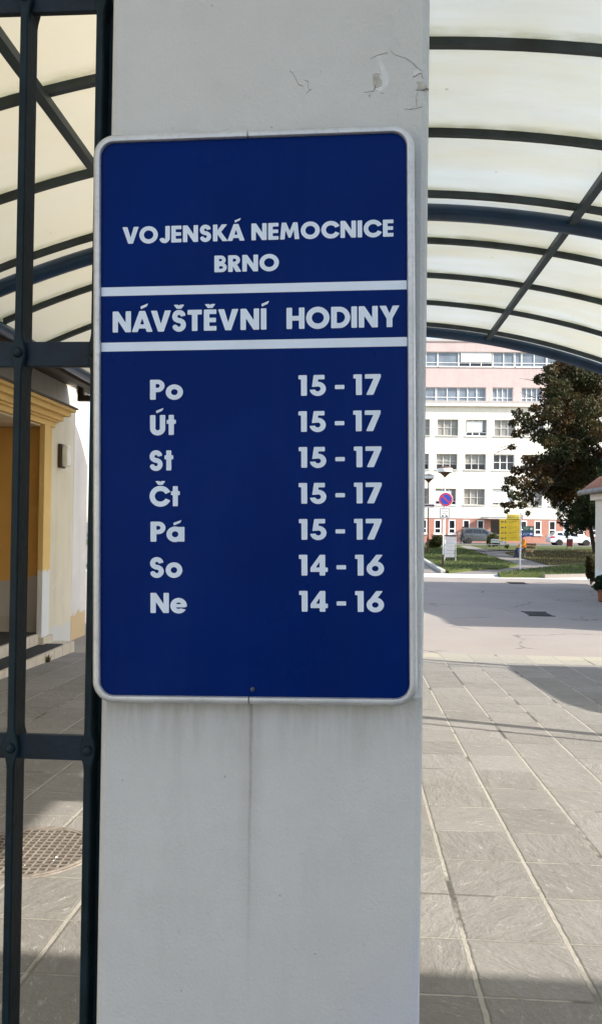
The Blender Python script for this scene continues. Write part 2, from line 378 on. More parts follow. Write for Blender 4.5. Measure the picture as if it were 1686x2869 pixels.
def glyph(ch):
    w = W
    if ch == 'V': return G(.94).poly((0, 1), (.285, 1), (.47, .36), (.655, 1), (.94, 1), (.605, 0), (.335, 0))
    if ch == 'O': return G(1.06).ring(.53, .5, .53, .52, w)
    if ch == 'C': return G(.98).ring(.53, .5, .53, .52, w).cut((.53, .5), (1.3, .84), (1.3, .16)).box(.0, .0, 0, 0)
    if ch == 'J': return G(.60).box(.60 - w, .60, .28, 1).ring(.30, .29, .30, .31, w, lambda X, Y: Y).cut((-.1, .42), (-.1, .245), (.08, .235), (.08, .42))
    if ch == 'E': return G(.58).box(0, w, 0, 1).box(w - .01, .58, 1 - .215, 1).box(w - .01, .56, .395, .605).box(w - .01, .58, 0, .215)
    if ch == 'N': return G(.86).poly((0, 0), (0, 1), (.26, 1), (.61, .45), (.61, 1), (.86, 1), (.86, 0), (.60, 0), (.25, .55), (.25, 0))
    if ch == 'M': return G(1.08).poly((0, 0), (.10, 1), (.34, 1), (.54, .50), (.74, 1), (.98, 1), (1.08, 0), (.82, 0), (.775, .56), (.60, .10), (.48, .10), (.305, .56), (.26, 0))
    if ch == 'S':
        # spine of the S as a thick smooth curve
        P = []
        for a in np.linspace(R(22), R(238), 26): P.append((.335 + .195 * math.cos(a), .70 + .195 * math.sin(a)))
        for a in np.linspace(R(66), R(-150), 28): P.append((.335 + .205 * math.cos(a), .30 + .205 * math.sin(a)))
        P = np.array(P); g = G(.68)
        def f(X, Y):
            d = np.full(X.shape, 1e9)
            for i in range(len(P) - 1):
                a, b = P[i], P[i + 1]; e = b - a
                h = np.clip(((X - a[0]) * e[0] + (Y - a[1]) * e[1]) / (e @ e), 0, 1)
                d = np.minimum(d, np.hypot(X - a[0] - e[0] * h, Y - a[1] - e[1] * h))
            return d - .118
        g.ops.append(f); g.cut((.43, .69), (.90, .80), (.90, .5), (.49, .56)); g.cut((.24, .33), (-.2, .26), (-.2, .5), (.17, .46)); return g
    if ch == 'K': return G(.83).box(0, w, 0, 1).poly((w - .02, .62), (.50, 1), (.81, 1), (.46, .555), (.84, 0), (.54, 0), (w - .02, .44))
    if ch == 'A': return G(.98).poly((0, 0), (.355, 1), (.625, 1), (.98, 0), (.70, 0), (.645, .165), (.335, .165), (.28, 0)).cut((.395, .36), (.585, .36), (.49, .66))
    if ch == 'I': return G(w).box(0, w, 0, 1)
    if ch == 'B': g = G(.68).box(0, w, 0, 1); bowl(g, w - .01, .455, 1, .62, .20); return bowl(g, w - .01, 0, .56, .68, .205)
    if ch == 'R': g = G(.70).box(0, w, 0, 1); bowl(g, w - .01, .40, 1, .65, .21); return g.poly((.22, .41), (.50, .41), (.72, 0), (.42, 0))
    if ch == 'P': g = G(.64).box(0, w, 0, 1); return bowl(g, w - .01, .375, 1, .65, .215)
    if ch == 'T': return G(.66).box(.33 - w / 2, .33 + w / 2, 0, .9).box(0, .66, 1 - .225, 1)
    if ch == 'H': return G(.82).box(0, w, 0, 1).box(.82 - w, .82, 0, 1).box(w - .01, .82 - w + .01, .39, .61)
    if ch == 'D': g = G(.84).box(0, w, 0, 1); return bowl(g, w - .01, 0, 1, .86, .235)
    if ch == 'Y': return G(.90).poly((0, 1), (.30, 1), (.45, .64), (.60, 1), (.90, 1), (.58, .40), (.58, 0), (.32, 0), (.32, .40))
    if ch == 'U': return G(.72).box(0, w, .32, 1).box(.72 - w, .72, .32, 1).ring(.36, .335, .36, .355, w, lambda X, Y: Y)
    if ch == 'o': return G(.76).ring(.38, .365, .385, .385, .235)
    if ch == 'e': return G(.75).ring(.38, .365, .385, .385, .225).cut((.40, .29), (.9, .33), (.9, .13), (.52, .22)).box(.2, .70, .285, .445)
    if ch == 'a': return G(.76).ring(.36, .365, .375, .385, .235).box(.52, .765, 0, .73)
    if ch == 't': return G(.42).box(.09, .335, 0, 1).box(0, .43, .555, .75)
    if ch == '1': return G(.36).box(.11, .36, 0, 1).box(0, .2, .80, 1)
    if ch == '5':
        g = G(.68).ring(.33, .325, .345, .345, .225).cut((.33, .30), (-.3, .27), (-.3, .9), (.33, .9))
        return g.poly((.16, 1), (.62, 1), (.62, .785), (.35, .785), (.33, .66), (.33, .44), (.08, .42)).box(.30, .34, .445, .66)
    if ch == '7': return G(.66).poly((0, 1), (.67, 1), (.67, .86), (.35, 0), (.05, 0), (.365, .785), (0, .785))
    if ch == '4': return G(.72).poly((.40, 1), (.625, 1), (.625, .385), (.73, .385), (.73, .175), (.625, .175), (.625, 0), (.385, 0), (.385, .175), (0, .175), (0, .37)).cut((.225, .385), (.385, .385), (.385, .66))
    if ch == '6': return G(.72).ring(.36, .335, .365, .355, .225).poly((.40, 1), (.68, 1), (.42, .62), (.10, .52), (.02, .43), (.06, .50))
    if ch == '-': return G(.40).box(0, .40, .30, .50)
    if ch == '⇐': return G(1.5).poly((0, .42), (.55, .95), (.55, .65), (1.4, .65), (1.4, .2), (.55, .2), (.55, -.1))
    acc = {'Á': 'A', 'Í': 'I', 'Ú': 'U', 'Š': 'S', 'Ě': 'E', 'Č': 'C', 'á': 'a'}
    if ch in acc:
        g = glyph(acc[ch]); cx = g.w / 2
        if ch in 'ŠĚČ': caron(g, cx + (.04 if ch == 'Č' else 0))
        elif ch == 'á': acute(g, .30, .80)
        else: acute(g, cx - (.06 if ch != 'Í' else .08))
        return g
_gc = {}
def glyph_cells(ch, N=34):
    """marching squares on the glyph field -> flat polygons"""
    if ch in _gc: return _gc[ch]
    g = glyph(ch); x0, x1, y0, y1 = -.06, g.w + .22, -.12, 1.42
    nx, ny = int((x1 - x0) * N), int((y1 - y0) * N)
    xs = np.linspace(x0, x1, nx + 1); ys = np.linspace(y0, y1, ny + 1); X, Y = np.meshgrid(xs, ys)
    D = g.eval(X, Y); polys = []
    for j in range(ny):
        row = D[j:j + 2]; i = 0
        full = (row[0, :-1] < 0) & (row[0, 1:] < 0) & (row[1, :-1] < 0) & (row[1, 1:] < 0)
        anyi = (row.min(axis=0)); run = None
        for i in range(nx + 1):
            if i < nx and full[i]:
                if run is None: run = i
                continue
            if run is not None:
                polys.append([(xs[run], ys[j]), (xs[i], ys[j]), (xs[i], ys[j + 1]), (xs[run], ys[j + 1])]); run = None
            if i == nx: break
            cs = [(xs[i], ys[j], D[j, i]), (xs[i + 1], ys[j], D[j, i + 1]), (xs[i + 1], ys[j + 1], D[j + 1, i + 1]), (xs[i], ys[j + 1], D[j + 1, i])]
            if min(c[2] for c in cs) >= 0: continue
            P = []
            for k in range(4):
                a, b = cs[k], cs[(k + 1) % 4]
                if a[2] < 0: P.append((a[0], a[1]))
                if (a[2] < 0) != (b[2] < 0):
                    s_ = a[2] / (a[2] - b[2]); P.append((a[0] + (b[0] - a[0]) * s_, a[1] + (b[1] - a[1]) * s_))
            if len(P) > 2: polys.append(P)
    _gc[ch] = (g.w, polys); return _gc[ch]
KERN = {('V','O'): -.05, ('K','Á'): -.10, ('Á','V'): -.16, ('T','Ě'): .02, ('V','N'): .02, ('E','V'): -.02, ('N','Y'): 0, ('N','Á'): -.04, ('1','7'): .0, ('A','V'): -.15, ('V','Š'): -.04, ('Š','T'): -.02}
def layout(text, track=.10, space=.42):
    """list of (char, x) in cap-height units and the total width"""
    x = 0; out = []; prev = None
    for ch in text:
        if ch == ' ': x += space; prev = None; continue
        if prev is not None: x += track + KERN.get((prev, ch), 0)
        w, _ = glyph_cells(ch); out.append((ch, x)); x += w; prev = ch
    return out, x
def write(mb, text, fmap, track=.10, space=.42):
    lay, tot = layout(text, track, space)
    for ch, x in lay:
        for P in glyph_cells(ch)[1]:
            mb.add([fmap((x + p[0]) / tot, p[1]) for p in P], [tuple(range(len(P)))])

# ------------------------------------------------------------------ pillar and sign
YP = 1.25                                            # front face of the pillar
px0, px1 = at(288, 1470, YP).x, at(1190, 1470, YP).x
YS = YP - .030                                       # front face of the sign panel
def sp(px, py): p = at(px, py, YS); return Vector((p.x, p.z))
cor = [sp(283, 1000), sp(1141, 1000)]
topc, botc = (sp(710, 386.5)), (sp(710, 1951.5))
# direction of the sign's horizontals from its two white stripes
ang = np.mean([math.atan2((sp(b[0], b[1]) - sp(a[0], a[1])).y, (sp(b[0], b[1]) - sp(a[0], a[1])).x) for a, b in
               (((287, 816.9), (1141, 799.3)), ((287, 972.5), (1141, 957.7)), ((344, 682), (1101, 664)), ((324, 402.5), (1081, 373)), ((341, 1949), (1088, 1954)))])
ux = Vector((math.cos(ang), math.sin(ang))); uy = Vector((-ux.y, ux.x))
L_ = min((sp(284, y)).dot(ux) for y in (700, 1400)); L_ = np.mean([sp(282, 700).dot(ux), sp(284.5, 1400).dot(ux)])
R_ = np.mean([sp(1142, 700).dot(ux), sp(1141, 1400).dot(ux)])
T_ = np.mean([sp(324, 402.5).dot(uy), sp(1081, 373).dot(uy)]); B_ = np.mean([sp(341, 1949).dot(uy), sp(1088, 1954).dot(uy)])
SW, SH = R_ - L_, T_ - B_
sc2 = ux * ((L_ + R_) / 2) + uy * ((T_ + B_) / 2)    # sign centre (x, z)
def S3(u, v, d=0.0):
    """sign-local (right, up, towards the street) -> world"""
    p = sc2 + ux * u + uy * v; return (p.x, YS - d, p.y)
def s_uv(px, py):
    p = sp(px, py) - sc2; return p.dot(ux), p.dot(uy)
FW = .0122
PILLAR_C = Vector(((px0 + px1) / 2, YP, 0))
ZS_BOT = S3(0, -SH / 2 - FW)[2]; XS_MID = S3(-.006, -SH / 2)[0] - PILLAR_C.x

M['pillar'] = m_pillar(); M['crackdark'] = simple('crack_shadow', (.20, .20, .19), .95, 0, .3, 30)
M['flake'] = simple('bare_plaster', (.58, .61, .64), .9, 0, .12, 40, .4, 300)
M['flake2'] = simple('dirty_plaster', (.42, .425, .40), .9, 0, .25, 60, .4, 300)
mb = MB(); H_P = 3.75
bm_ = .012
prof = [(px0 + bm_, YP), (px1 - bm_, YP), (px1 - .004, YP + .004), (px1, YP + bm_), (px1, YP + .5), (px0, YP + .5), (px0, YP + bm_), (px0 + .004, YP + .004)]
mb.loft([[(a, b, -.3) for a, b in prof], [(a, b, H_P) for a, b in prof]])
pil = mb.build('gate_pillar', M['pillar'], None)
for v in pil.data.vertices: v.co -= PILLAR_C
pil.location = PILLAR_C
tag(pil, 'pale grey plastered square gate pillar with cracked peeling paint, carrying the blue sign', 'pillar')
cap = MB(); cap.box(px0 - .05, px1 + .05, YP - .05, YP + .55, H_P + .001, H_P + .09); cap.build('coping', M['concrete'], pil)

def strip(mb, pts, w0, w1, d):
    """thin tapering crack line on the pillar face, standing d proud"""
    P = [at(a, b, YP) for a, b in pts]; n = len(P)
    for i in range(n - 1):
        a, b = P[i], P[i + 1]; e = Vector((b.x - a.x, b.z - a.z)); e.normalize(); nn = Vector((-e.y, e.x))
        wa = w0 + (w1 - w0) * i / (n - 1); wb = w0 + (w1 - w0) * (i + 1) / (n - 1)
        q = [(a.x + nn.x * wa, YP - d, a.z + nn.y * wa), (a.x - nn.x * wa, YP - d, a.z - nn.y * wa), (b.x - nn.x * wb, YP - d, b.z - nn.y * wb), (b.x + nn.x * wb, YP - d, b.z + nn.y * wb)]
        mb.add(q + [(v[0], YP + .001, v[2]) for v in q], [(0, 1, 2, 3), (0, 4, 5, 1), (1, 5, 6, 2), (2, 6, 7, 3), (3, 7, 4, 0)])
def zz(zx, zy): return (780 + zx * .2903, zy * .2903)   # detail view of the cracks
cr = MB()
for pts, a, b in [
    ([(105, 685), (140, 705), (165, 755), (195, 820)], .0003, .0006), ([(193, 815), (215, 826), (240, 832)], .0012, .0004),
    ([(283, 785), (285, 840), (300, 870), (265, 905)], .0003, .0005), ([(300, 870), (325, 866)], .0006, .0003), ([(255, 775), (290, 790)], .0003, .0006),
    ([(885, 570), (940, 540), (985, 525), (1055, 508)], .0004, .0007), ([(1080, 490), (1120, 530), (1160, 543), (1230, 565), (1290, 605), (1330, 650), (1370, 680)], .0002, .0006),
    ([(820, 892), (870, 888), (915, 880), (930, 850), (925, 820)], .0003, .0011), ([(905, 730), (940, 712), (975, 720)], .0004, .0005), ([(935, 760), (945, 800), (930, 850), (990, 830), (995, 800)], .0004, .0006),
    ([(1295, 742), (1320, 738), (1350, 712), (1378, 712), (1392, 760)], .0011, .0005), ([(1322, 868), (1360, 874), (1400, 868), (1425, 855), (1447, 866)], .0008, .0018),
    ([(1338, 890), (1328, 960), (1330, 1035)], .0004, .0005), ([(1215, 1050), (1275, 1058), (1340, 1045), (1385, 1030)], .0003, .0006),
    ([(885, 900), (888, 960)], .0003, .0002), ([(980, 900), (1020, 902)], .0003, .0002), ([(405, 690), (412, 700)], .0006, .0003), ([(1300, 1035), (1260, 1060)], .0003, .0003)]:
    strip(cr, [zz(*p) for p in pts], a * .55, b * .55, .0006)
cr.build('crack', M['crackdark'], pil)
def patch(pts, mat, d, name='peeled_patch'):
    mb = MB(); P = [at(*zz(*p), YP) for p in pts]
    mb.prism([(p.x, p.z) for p in P], lambda a, b: (a, YP - d, b), lambda a, b: (a, YP + .001, b)); return mb.build(name, mat, pil)
patch([(940, 548), (985, 535), (1010, 610), (1040, 680), (1075, 745), (1050, 830), (985, 880), (935, 870), (960, 800), (1000, 720), (975, 640)], M['flake'], .0004)
patch([(905, 735), (960, 725), (1000, 790), (960, 850), (915, 820)], M['flake2'], .00055)
patch([(1330, 790), (1395, 785), (1430, 835), (1440, 862), (1390, 866), (1330, 858), (1345, 820)], M['flake2'], .0004)
patch([(1300, 690), (1350, 660), (1365, 700), (1310, 735)], M['flake'], .0004)

# the sign
M['film'] = m_signblue()
M['alu'] = None
def m_alu():
    m, t, bs = nt('weathered_aluminium'); c, x, y, z = coords(t)
    n1 = noise(t, 9, 5, .65, c); n2 = noise(t, 120, 3, .6, c)
    col = mix(t, ramp(t, n1, .3, .7), (.46, .48, .51), (.62, .64, .67)); col = mix(t, ramp(t, n2, .5, .8, 0, .5), col, (.33, .345, .36))
    setc(t, bs, col); bs.inputs['Metallic'].default_value = .55; bs.inputs['Roughness'].default_value = .5
    bump(t, bs, n2, .15, .002); return m
M['alu'] = m_alu()
M['letter'] = simple('white_letter_film', (.60, .70, .86), .55, 0, .05, 12)
def rrect(w, h, r, n=10):
    P = []
    for cx_, cy_, a0 in ((w / 2 - r, h / 2 - r, 0), (-w / 2 + r, h / 2 - r, 90), (-w / 2 + r, -h / 2 + r, 180), (w / 2 - r, -h / 2 + r, 270)):
        for k in range(n + 1):
            a = R(a0 + 90 * k / n); P.append((cx_ + r * math.cos(a), cy_ + r * math.sin(a)))
    return P
sign = empty('visiting_hours_sign', S3(0, 0, -.02), 0, 'dark blue visiting hours sign in rounded aluminium frame on the pale pillar', 'sign')
r_in = .0225
mb = MB(); P = rrect(SW + .004, SH + .004, r_in + .002)
mb.prism(P, lambda a, b: S3(a, b, 0), lambda a, b: S3(a, b, -.006)); mb.build('panel', M['film'], sign)
# frame: closed profile swept round the panel (outward offset, depth)
profile = [(0, -.002), (0, .0045), (.0012, .0062), (.0045, .0068), (.0085, .0060), (.0112, .0035), (FW, -.001), (FW, -.022), (.004, -.022), (.004, -.010)]
def frame_rings(pred):
    base = rrect(SW, SH, r_in, 12); n = len(base); rings = []
    for i, (a, b) in enumerate(base):
        pa, pb = base[i - 1], base[(i + 1) % n]
        tx, ty = pb[0] - pa[0], pb[1] - pa[1]; l = math.hypot(tx, ty); nx_, ny_ = ty / l, -tx / l
        rings.append(((a, b), [(a + nx_ * o, b + ny_ * o, d) for o, d in profile]))
    return rings
rings = frame_rings(None)
def half(side):
    # split at the middle of the top and bottom edges, a hair's gap between the halves
    g = .0009; out = []; cut = -.006
    mid = lambda y, sg: [(cut + side * g, y + sg * o, d) for o, d in profile]
    sel = [r for r in rings if (r[0][0] > cut) == (side > 0)]
    top = [r for r in sel if r[0][1] > 0]; bot = [r for r in sel if r[0][1] <= 0]
    if side > 0: seq = [mid(-SH / 2, -1)] + [r[1] for r in bot] + [r[1] for r in top] + [mid(SH / 2, 1)]
    else: seq = [mid(SH / 2, 1)] + [r[1] for r in top] + [r[1] for r in bot] + [mid(-SH / 2, -1)]
    return seq
for sd in (1, -1):
    mb = MB(); mb.loft([[S3(*p) for p in rg] for rg in half(sd)])
    mb.build('frame', M['alu'], sign, smooth=True)
for pts in (((287, 804.9), (1141, 786.6), (1141, 812), (287, 829)), ((287, 960.4), (1141, 944.6), (1141, 970.8), (287, 984.7))):
    uv = [s_uv(*p) for p in pts]; vt = (uv[0][1] + uv[1][1]) / 2; vb = (uv[2][1] + uv[3][1]) / 2
    mb = MB(); mb.add([S3(-SW / 2 + .0008, vb, .0004), S3(SW / 2 - .0008, vb, .0004), S3(SW / 2 - .0008, vt, .0004), S3(-SW / 2 + .0008, vt, .0004)], [(0, 1, 2, 3)])
    mb.build('stripe', M['letter'], sign)
def line(text, x0, y0, x1, y1, cap_px, track=.10, space=.42):
    a, b = s_uv(x0, y0), s_uv(x1, y1)
    capm = cap_px / F * YS
    v = (a[1] + b[1]) / 2; w = b[0] - a[0]
    mb = MB(); write(mb, text, lambda u, k: S3(a[0] + u * w, v + k * capm, .0005), track, space)
    mb.build('lettering', M['letter'], sign)
line('VOJENSKÁ NEMOCNICE', 343.8, 682.5, 1101.6, 664, 48, .085, .38)
line('BRNO', 600.9, 762.5, 781.4, 759.5, 47.5, .075)
line('NÁVŠTĚVNÍ  HODINY', 316.5, 931, 1118.6, 917, 60.3, .075, .46)
zy = lambda x, y: (280 + x * .6077, 1020 + y * .6077)
for tx, xa, xb, base, hr, hx0, hx1, hb0, hb1 in (
    ('Po', 232, 383, 163, '15 - 17', 915, 1293, 147.5, 140.5), ('Út', 232, 350, 326.5, '15 - 17', 915, 1292, 312.5, 309),
    ('St', 228, 338, 490, '15 - 17', 916, 1296, 478, 475), ('Čt', 230, 368, 655, '15 - 17', 916, 1297, 643.5, 642),
    ('Pá', 234, 390, 818, '15 - 17', 917, 1297, 810, 809), ('So', 230, 380, 983, '14 - 16', 917, 1308, 975, 975), ('Ne', 234, 400, 1147, '14 - 16', 918, 1308, 1142, 1142)):
    p0, p1 = zy(xa, base), zy(xb, base); line(tx, p0[0], p0[1] + .8, p1[0], p1[1], 57, .07)
    p0, p1 = zy(hx0, hb0), zy(hx1, hb1); line(hr, p0[0], p0[1], p1[0], p1[1], 58, .13, .38)
# fixing screw at the foot of the panel
sx, sy = s_uv(708, 1931)
mb = MB(); n = 16; rg = []
for r_, d in ((.0038, 0), (.0038, .0016), (.0028, .0024), (.0012, .0026)):
    rg.append([S3(sx + r_ * math.cos(2 * math.pi * k / n), sy + r_ * math.sin(2 * math.pi * k / n), d) for k in range(n)])
mb.loft(rg); M['screw'] = simple('screw_blue', (.03, .045, .085), .5, .2, .2, 60)
mb.build('screw', M['screw'], sign, smooth=True)
# ------------------------------------------------------------------ wrought-iron gate leaf
YG = 1.30                                             # front edge of the bars
gx0 = -2.9
b2 = (at(244, 1470, YG).x + at(269, 1470, YG).x) / 2; b1 = (at(30, 1470, YG).x + at(53, 1470, YG).x) / 2
pitch_b = b2 - b1; BW, BD = .0138, .042
rails = [(at(150, 1027, YG + .012).z, at(150, 957, YG + .012).z), (at(150, 2129, YG + .012).z, at(150, 2060, YG + .012).z)]
step_r = rails[0][0] - rails[1][0]
rail_all = rails + [(rails[1][0] - step_r, rails[1][1] - step_r), (at(150, 33, YG + .012).z, at(150, 33, YG + .012).z + .042)]
gate = empty('iron_gate', ((gx0 + b2) / 2, YG + .02, 0), 0, 'dark slate painted wrought iron gate leaf of pierced upright bars left of the pillar', 'gate')
gz_top, gz_bot = 2.75, .10
k = 0
while b2 - k * pitch_b > gx0 + .05:
    x = b2 - k * pitch_b; mb = MB()
    # outline of the front face: the bar swells round each rivet hole
    zs = [gz_bot]
    for r0, r1 in sorted(rail_all):
        zc = (r0 + r1) / 2; zs += [zc - .034, zc - .024, zc - .014, zc - .005, zc + .005, zc + .014, zc + .024, zc + .034]
    zs = [z for z in zs if z < gz_top] + [gz_top]
    rg = []
    for z in zs:
        e = max([max(0, 1 - abs(z - (r0 + r1) / 2) / .034) for r0, r1 in rail_all]); e = e * e * (3 - 2 * e)
        hw = BW / 2 + .0062 * e; c = .0022
        rg.append([(x - hw, YG + c, z), (x - hw + c, YG, z), (x + hw - c, YG, z), (x + hw, YG + c, z), (x + hw, YG + BD, z), (x - hw, YG + BD, z)])
    mb.loft(rg); bar = mb.build('upright_bar', M['gate'], gate)
    for r0, r1 in rail_all:
        mb = MB(); zc = (r0 + r1) / 2
        mb.lathe([(.0088, -.0002), (.0088, -.0016), (.0072, -.0046), (.0040, -.0064), (.0006, -.0069)], (x, YG, zc), 14, 'Y')
        mb.build('rivet', M['gate'], bar, smooth=True)
    k += 1
for r0, r1 in rail_all:
    mb = MB(); mb.box(gx0, b2 + .003, YG + .012, YG + .024, r0, r1)
    mb.build('rail', M['rail'], gate, bevel=.0015)
mb = MB(); mb.box(gx0 - .05, gx0 - .001, YG - .005, YG + .045, .05, 2.8); mb.build('hinge_stile', M['gate'], gate, bevel=.003)
mb = MB(); mb.box(b2 + BW / 2 + .0005, px0 - .0015, YG + .030, YG + .10, .05, 2.8); mb.build('closing_stile', M['gate'], gate)
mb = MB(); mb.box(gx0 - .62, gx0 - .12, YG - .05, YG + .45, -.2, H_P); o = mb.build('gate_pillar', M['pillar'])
for v in o.data.vertices: v.co -= Vector((gx0 - .37, YG - .05, 0))
o.location = (gx0 - .37, YG - .05, 0)
tag(o, 'plain pale plastered gate pillar at the far end of the iron gate leaf', 'pillar')

# ------------------------------------------------------------------ barrel canopy
S_C = 1.03
RC, CC, ZT = 2960 * 6.87 / 2200 * S_C, .22, 1.55 + 2.68 * S_C   # radius, axis, underside of arch tubes at the crown
XL, XR = -3.55 * S_C, 3.95 * S_C
def zarc(x, up=0.0): return ZT - RC + math.sqrt((RC + up) ** 2 - (x - CC) ** 2)
ribs_y = [2.78 * S_C * 2200 * q / 1000 for q in (.744, .914, 1.083, 1.259, 1.431, 1.603, 1.773)]
sp_r = (ribs_y[-1] - ribs_y[0]) / 6
ribs_y = [ribs_y[0] - sp_r * i for i in range(6, 0, -1)] + ribs_y
tubes_y = [6.87 * S_C, 6.87 * S_C * 1.608]; tubes_y = [2 * tubes_y[0] - tubes_y[1]] + tubes_y
canopy = empty('barrel_canopy', (CC, 4.5, 0), 0, 'curved milky canopy on dark ribs and blue steel arches over the passage', 'canopy')
NX = 40; xs_arc = [XL + (XR - XL) * i / NX for i in range(NX + 1)]
UP = 2.78 * S_C - 2.68 * S_C                           # ribs' underside above tube underside
M['panel'] = m_panel()
ends = ribs_y + [tubes_y[-1] + .16]
for i in range(len(ends) - 1):
    mb = MB(); y0, y1 = ends[i] + .004, ends[i + 1] - .004
    rg = [[(x, y0, zarc(x, UP + .055)), (x, y1, zarc(x, UP + .055)), (x, y1, zarc(x, UP + .065)), (x, y0, zarc(x, UP + .065))] for x in [XL - .10] + xs_arc + [XR + .10]]
    mb.loft(rg); mb.build('roof_panel', M['panel'], canopy, smooth=True)
for y in ribs_y:
    mb = MB(); w = .021
    rg = [[(x, y - w, zarc(x, UP)), (x, y + w, zarc(x, UP)), (x, y + w, zarc(x, UP + .054)), (x, y - w, zarc(x, UP + .054))] for x in xs_arc]
    mb.loft(rg); mb.build('rib', M['rib'], canopy)
for y in tubes_y:
    mb = MB(); rt = .074
    mb.tube([(x, y, zarc(x, rt)) for x in xs_arc], rt, 16); mb.build('arch_tube', M['tube'], canopy, smooth=True)
for xp in (-1.87 * S_C, 1.83 * S_C):
    mb = MB(); h = .033
    rg = [[(xp - h, y, zarc(xp, UP - .055)), (xp + h, y, zarc(xp, UP - .055)), (xp + h, y, zarc(xp, UP - .001)), (xp - h, y, zarc(xp, UP - .001))] for y in (ribs_y[0] - .1, tubes_y[-1] + .02)]
    mb.loft(rg); mb.build('purlin', M['purlin'], canopy)
for xe, sg in ((XL, -1), (XR, 1)):
    ze = zarc(xe, .05)
    mb = MB(); mb.tube([(xe, ribs_y[0] - .1, ze), (xe, tubes_y[-1] + .12, ze)], .066, 16); mb.build('eaves_tube', M['tube'], canopy, smooth=True)
    mb = MB(); mb.box(xe + sg * .07, xe + sg * .20, ribs_y[0] - .1, tubes_y[-1] + .12, ze - .085, ze - .02); mb.build('gutter', M['brownsteel'], canopy)
    for y in (6.1, 9.95):
        mb = MB(); mb.tube([(xe + sg * .02, y, gz(y) - .3), (xe + sg * .02, y, ze - .05)], .055, 14)
        if sg > 0:
            c_ = mb.build('column', M['tube'], canopy, smooth=True)
            mb = MB(); mb.tube([(xe + .12, y - .30, gz(y) - .3), (xe + .12, y - .30, ze - .04)], .022, 10); mb.build('downpipe', M['brownsteel'], canopy, smooth=True)
# bracket under the far end of the left eaves
p0 = at(220, 1100, tubes_y[-1] - .05); sc_ = tubes_y[-1] / F
bx = p0.x; zt_, zb_ = 1.55 + (1461 - 1072) * sc_, 1.55 + (1461 - 1117) * sc_
mb = MB(); t_ = .085; y_ = tubes_y[-1] - .05
mb.box(bx, bx + t_, y_ - .04, y_ + .04, zb_, zt_); mb.box(bx + t_ + .001, bx + .42, y_ - .039, y_ + .039, zb_, zb_ + t_); mb.box(bx + .42, bx + .42 + t_, y_ - .04, y_ + .04, zb_ - .0, zt_ + .05)
mb.build('bracket', M['brownsteel'], canopy)

# ------------------------------------------------------------------ ground
def sheet(name, ys, x0, x1, dz, mat, label_kind='structure', nx=1):
    mb = MB(); xs = [x0 + (x1 - x0) * i / nx for i in range(nx + 1)]
    vs = [(x, y, gz(y) + dz) for y in ys for x in xs]; n = nx + 1
    mb.add(vs, [(j * n + i, j * n + i + 1, (j + 1) * n + i + 1, (j + 1) * n + i) for j in range(len(ys) - 1) for i in range(nx)])
    o = mb.build(name, mat); tag(o, kind=label_kind); return o
M['paving'] = m_paving()
M['earth'] = m_ground('old_asphalt', (.15, .148, .145), (.19, .187, .183), .5, 40)
def sp_asph(t, c, x, y, z, col):
    v = noise(t, 260, 2, .5, c); w = noise(t, .35, 4, .6, mapping(t, c, (.25, 1, 1)))
    col = mix(t, ramp(t, w, .4, .7, 0, .45), col, (.20, .185, .18)); col = mix(t, ramp(t, v, .55, .75, 0, .5), col, (.30, .285, .27))
    return cracks(t, c, x, y, z, col)
M['asphalt'] = m_ground('worn_asphalt', (.140, .130, .127), (.170, .158, .154), .5, 70, extra=sp_asph)
M['apron'] = m_ground('pale_concrete_apron', (.305, .265, .232), (.36, .318, .28), .5, 50, extra=cracks)
M['strip'] = m_ground('bright_gutter_concrete', (.52, .50, .46), (.62, .60, .55), .9, 40)
sheet('ground', [-3000, 0, YB, 3000], -3000, 3000, -.02, M['earth'])
sheet('paved_passage', [-9, 0, YB, 11.58], -4.6, 9, 0, M['paving'])
ROAD1 = onz(1400, 1621, ZF).y
sheet('road', [11.584, ROAD1 - .004], -60, 60, -.004, M['apron'])
STR1 = onz(1400, 1609, ZF).y
sheet('gutter_strip', [ROAD1, STR1], -60, 60, .001, M['strip'])

# round drain cover in the paving, grid of ribs
mc = (-1.60, 3.86); zc = gz(mc[1])
cover = empty('drain_cover', (mc[0], mc[1], zc), 0, 'round rusty drain cover with a square grid, set in the paving behind the gate', 'drain cover')
M['iron'] = simple('rusty_cast_iron', (.095, .072, .056), .8, .2, .45, 18, .6, 80)
M['ironrib'] = simple('dusty_iron_rib', (.235, .20, .165), .85, .1, .3, 25, .4, 90)
rx_c = .325
def gpt(x, y, h): return (x, y, gz(y) + h)
mb = MB(); n = 48
for r0, r1, h in ((0.0, rx_c - .03, .002),):
    mb.add([gpt(mc[0] + r1 * math.cos(2 * math.pi * i / n), mc[1] + r1 * math.sin(2 * math.pi * i / n), h) for i in range(n)], [tuple(range(n))])
mb.build('plate', M['iron'], cover)
mb = MB(); prof = [(rx_c - .028, .0015), (rx_c - .026, .0075), (rx_c - .010, .0080), (rx_c - .008, .004), (rx_c - .005, .004), (rx_c - .003, .007), (rx_c + .012, .007), (rx_c + .014, .0008)]
rings = [[gpt(mc[0] + r * math.cos(2 * math.pi * i / n), mc[1] + r * math.sin(2 * math.pi * i / n), h) for i in range(n)] for r, h in prof]
mb.loft(rings, cap=False); mb.build('rim', M['ironrib'], cover, smooth=True)
mb = MB(); rr = rx_c - .030; st = .0405; a_ = R(3)
def rot2(u, v): return (mc[0] + u * math.cos(a_) - v * math.sin(a_), mc[1] + u * math.sin(a_) + v * math.cos(a_))
kk = int(rr / st)
lines = []
for i in range(-kk, kk + 1):
    c_ = i * st; h_ = math.sqrt(rr * rr - c_ * c_)
    if h_ > .03: lines.append((c_, h_))
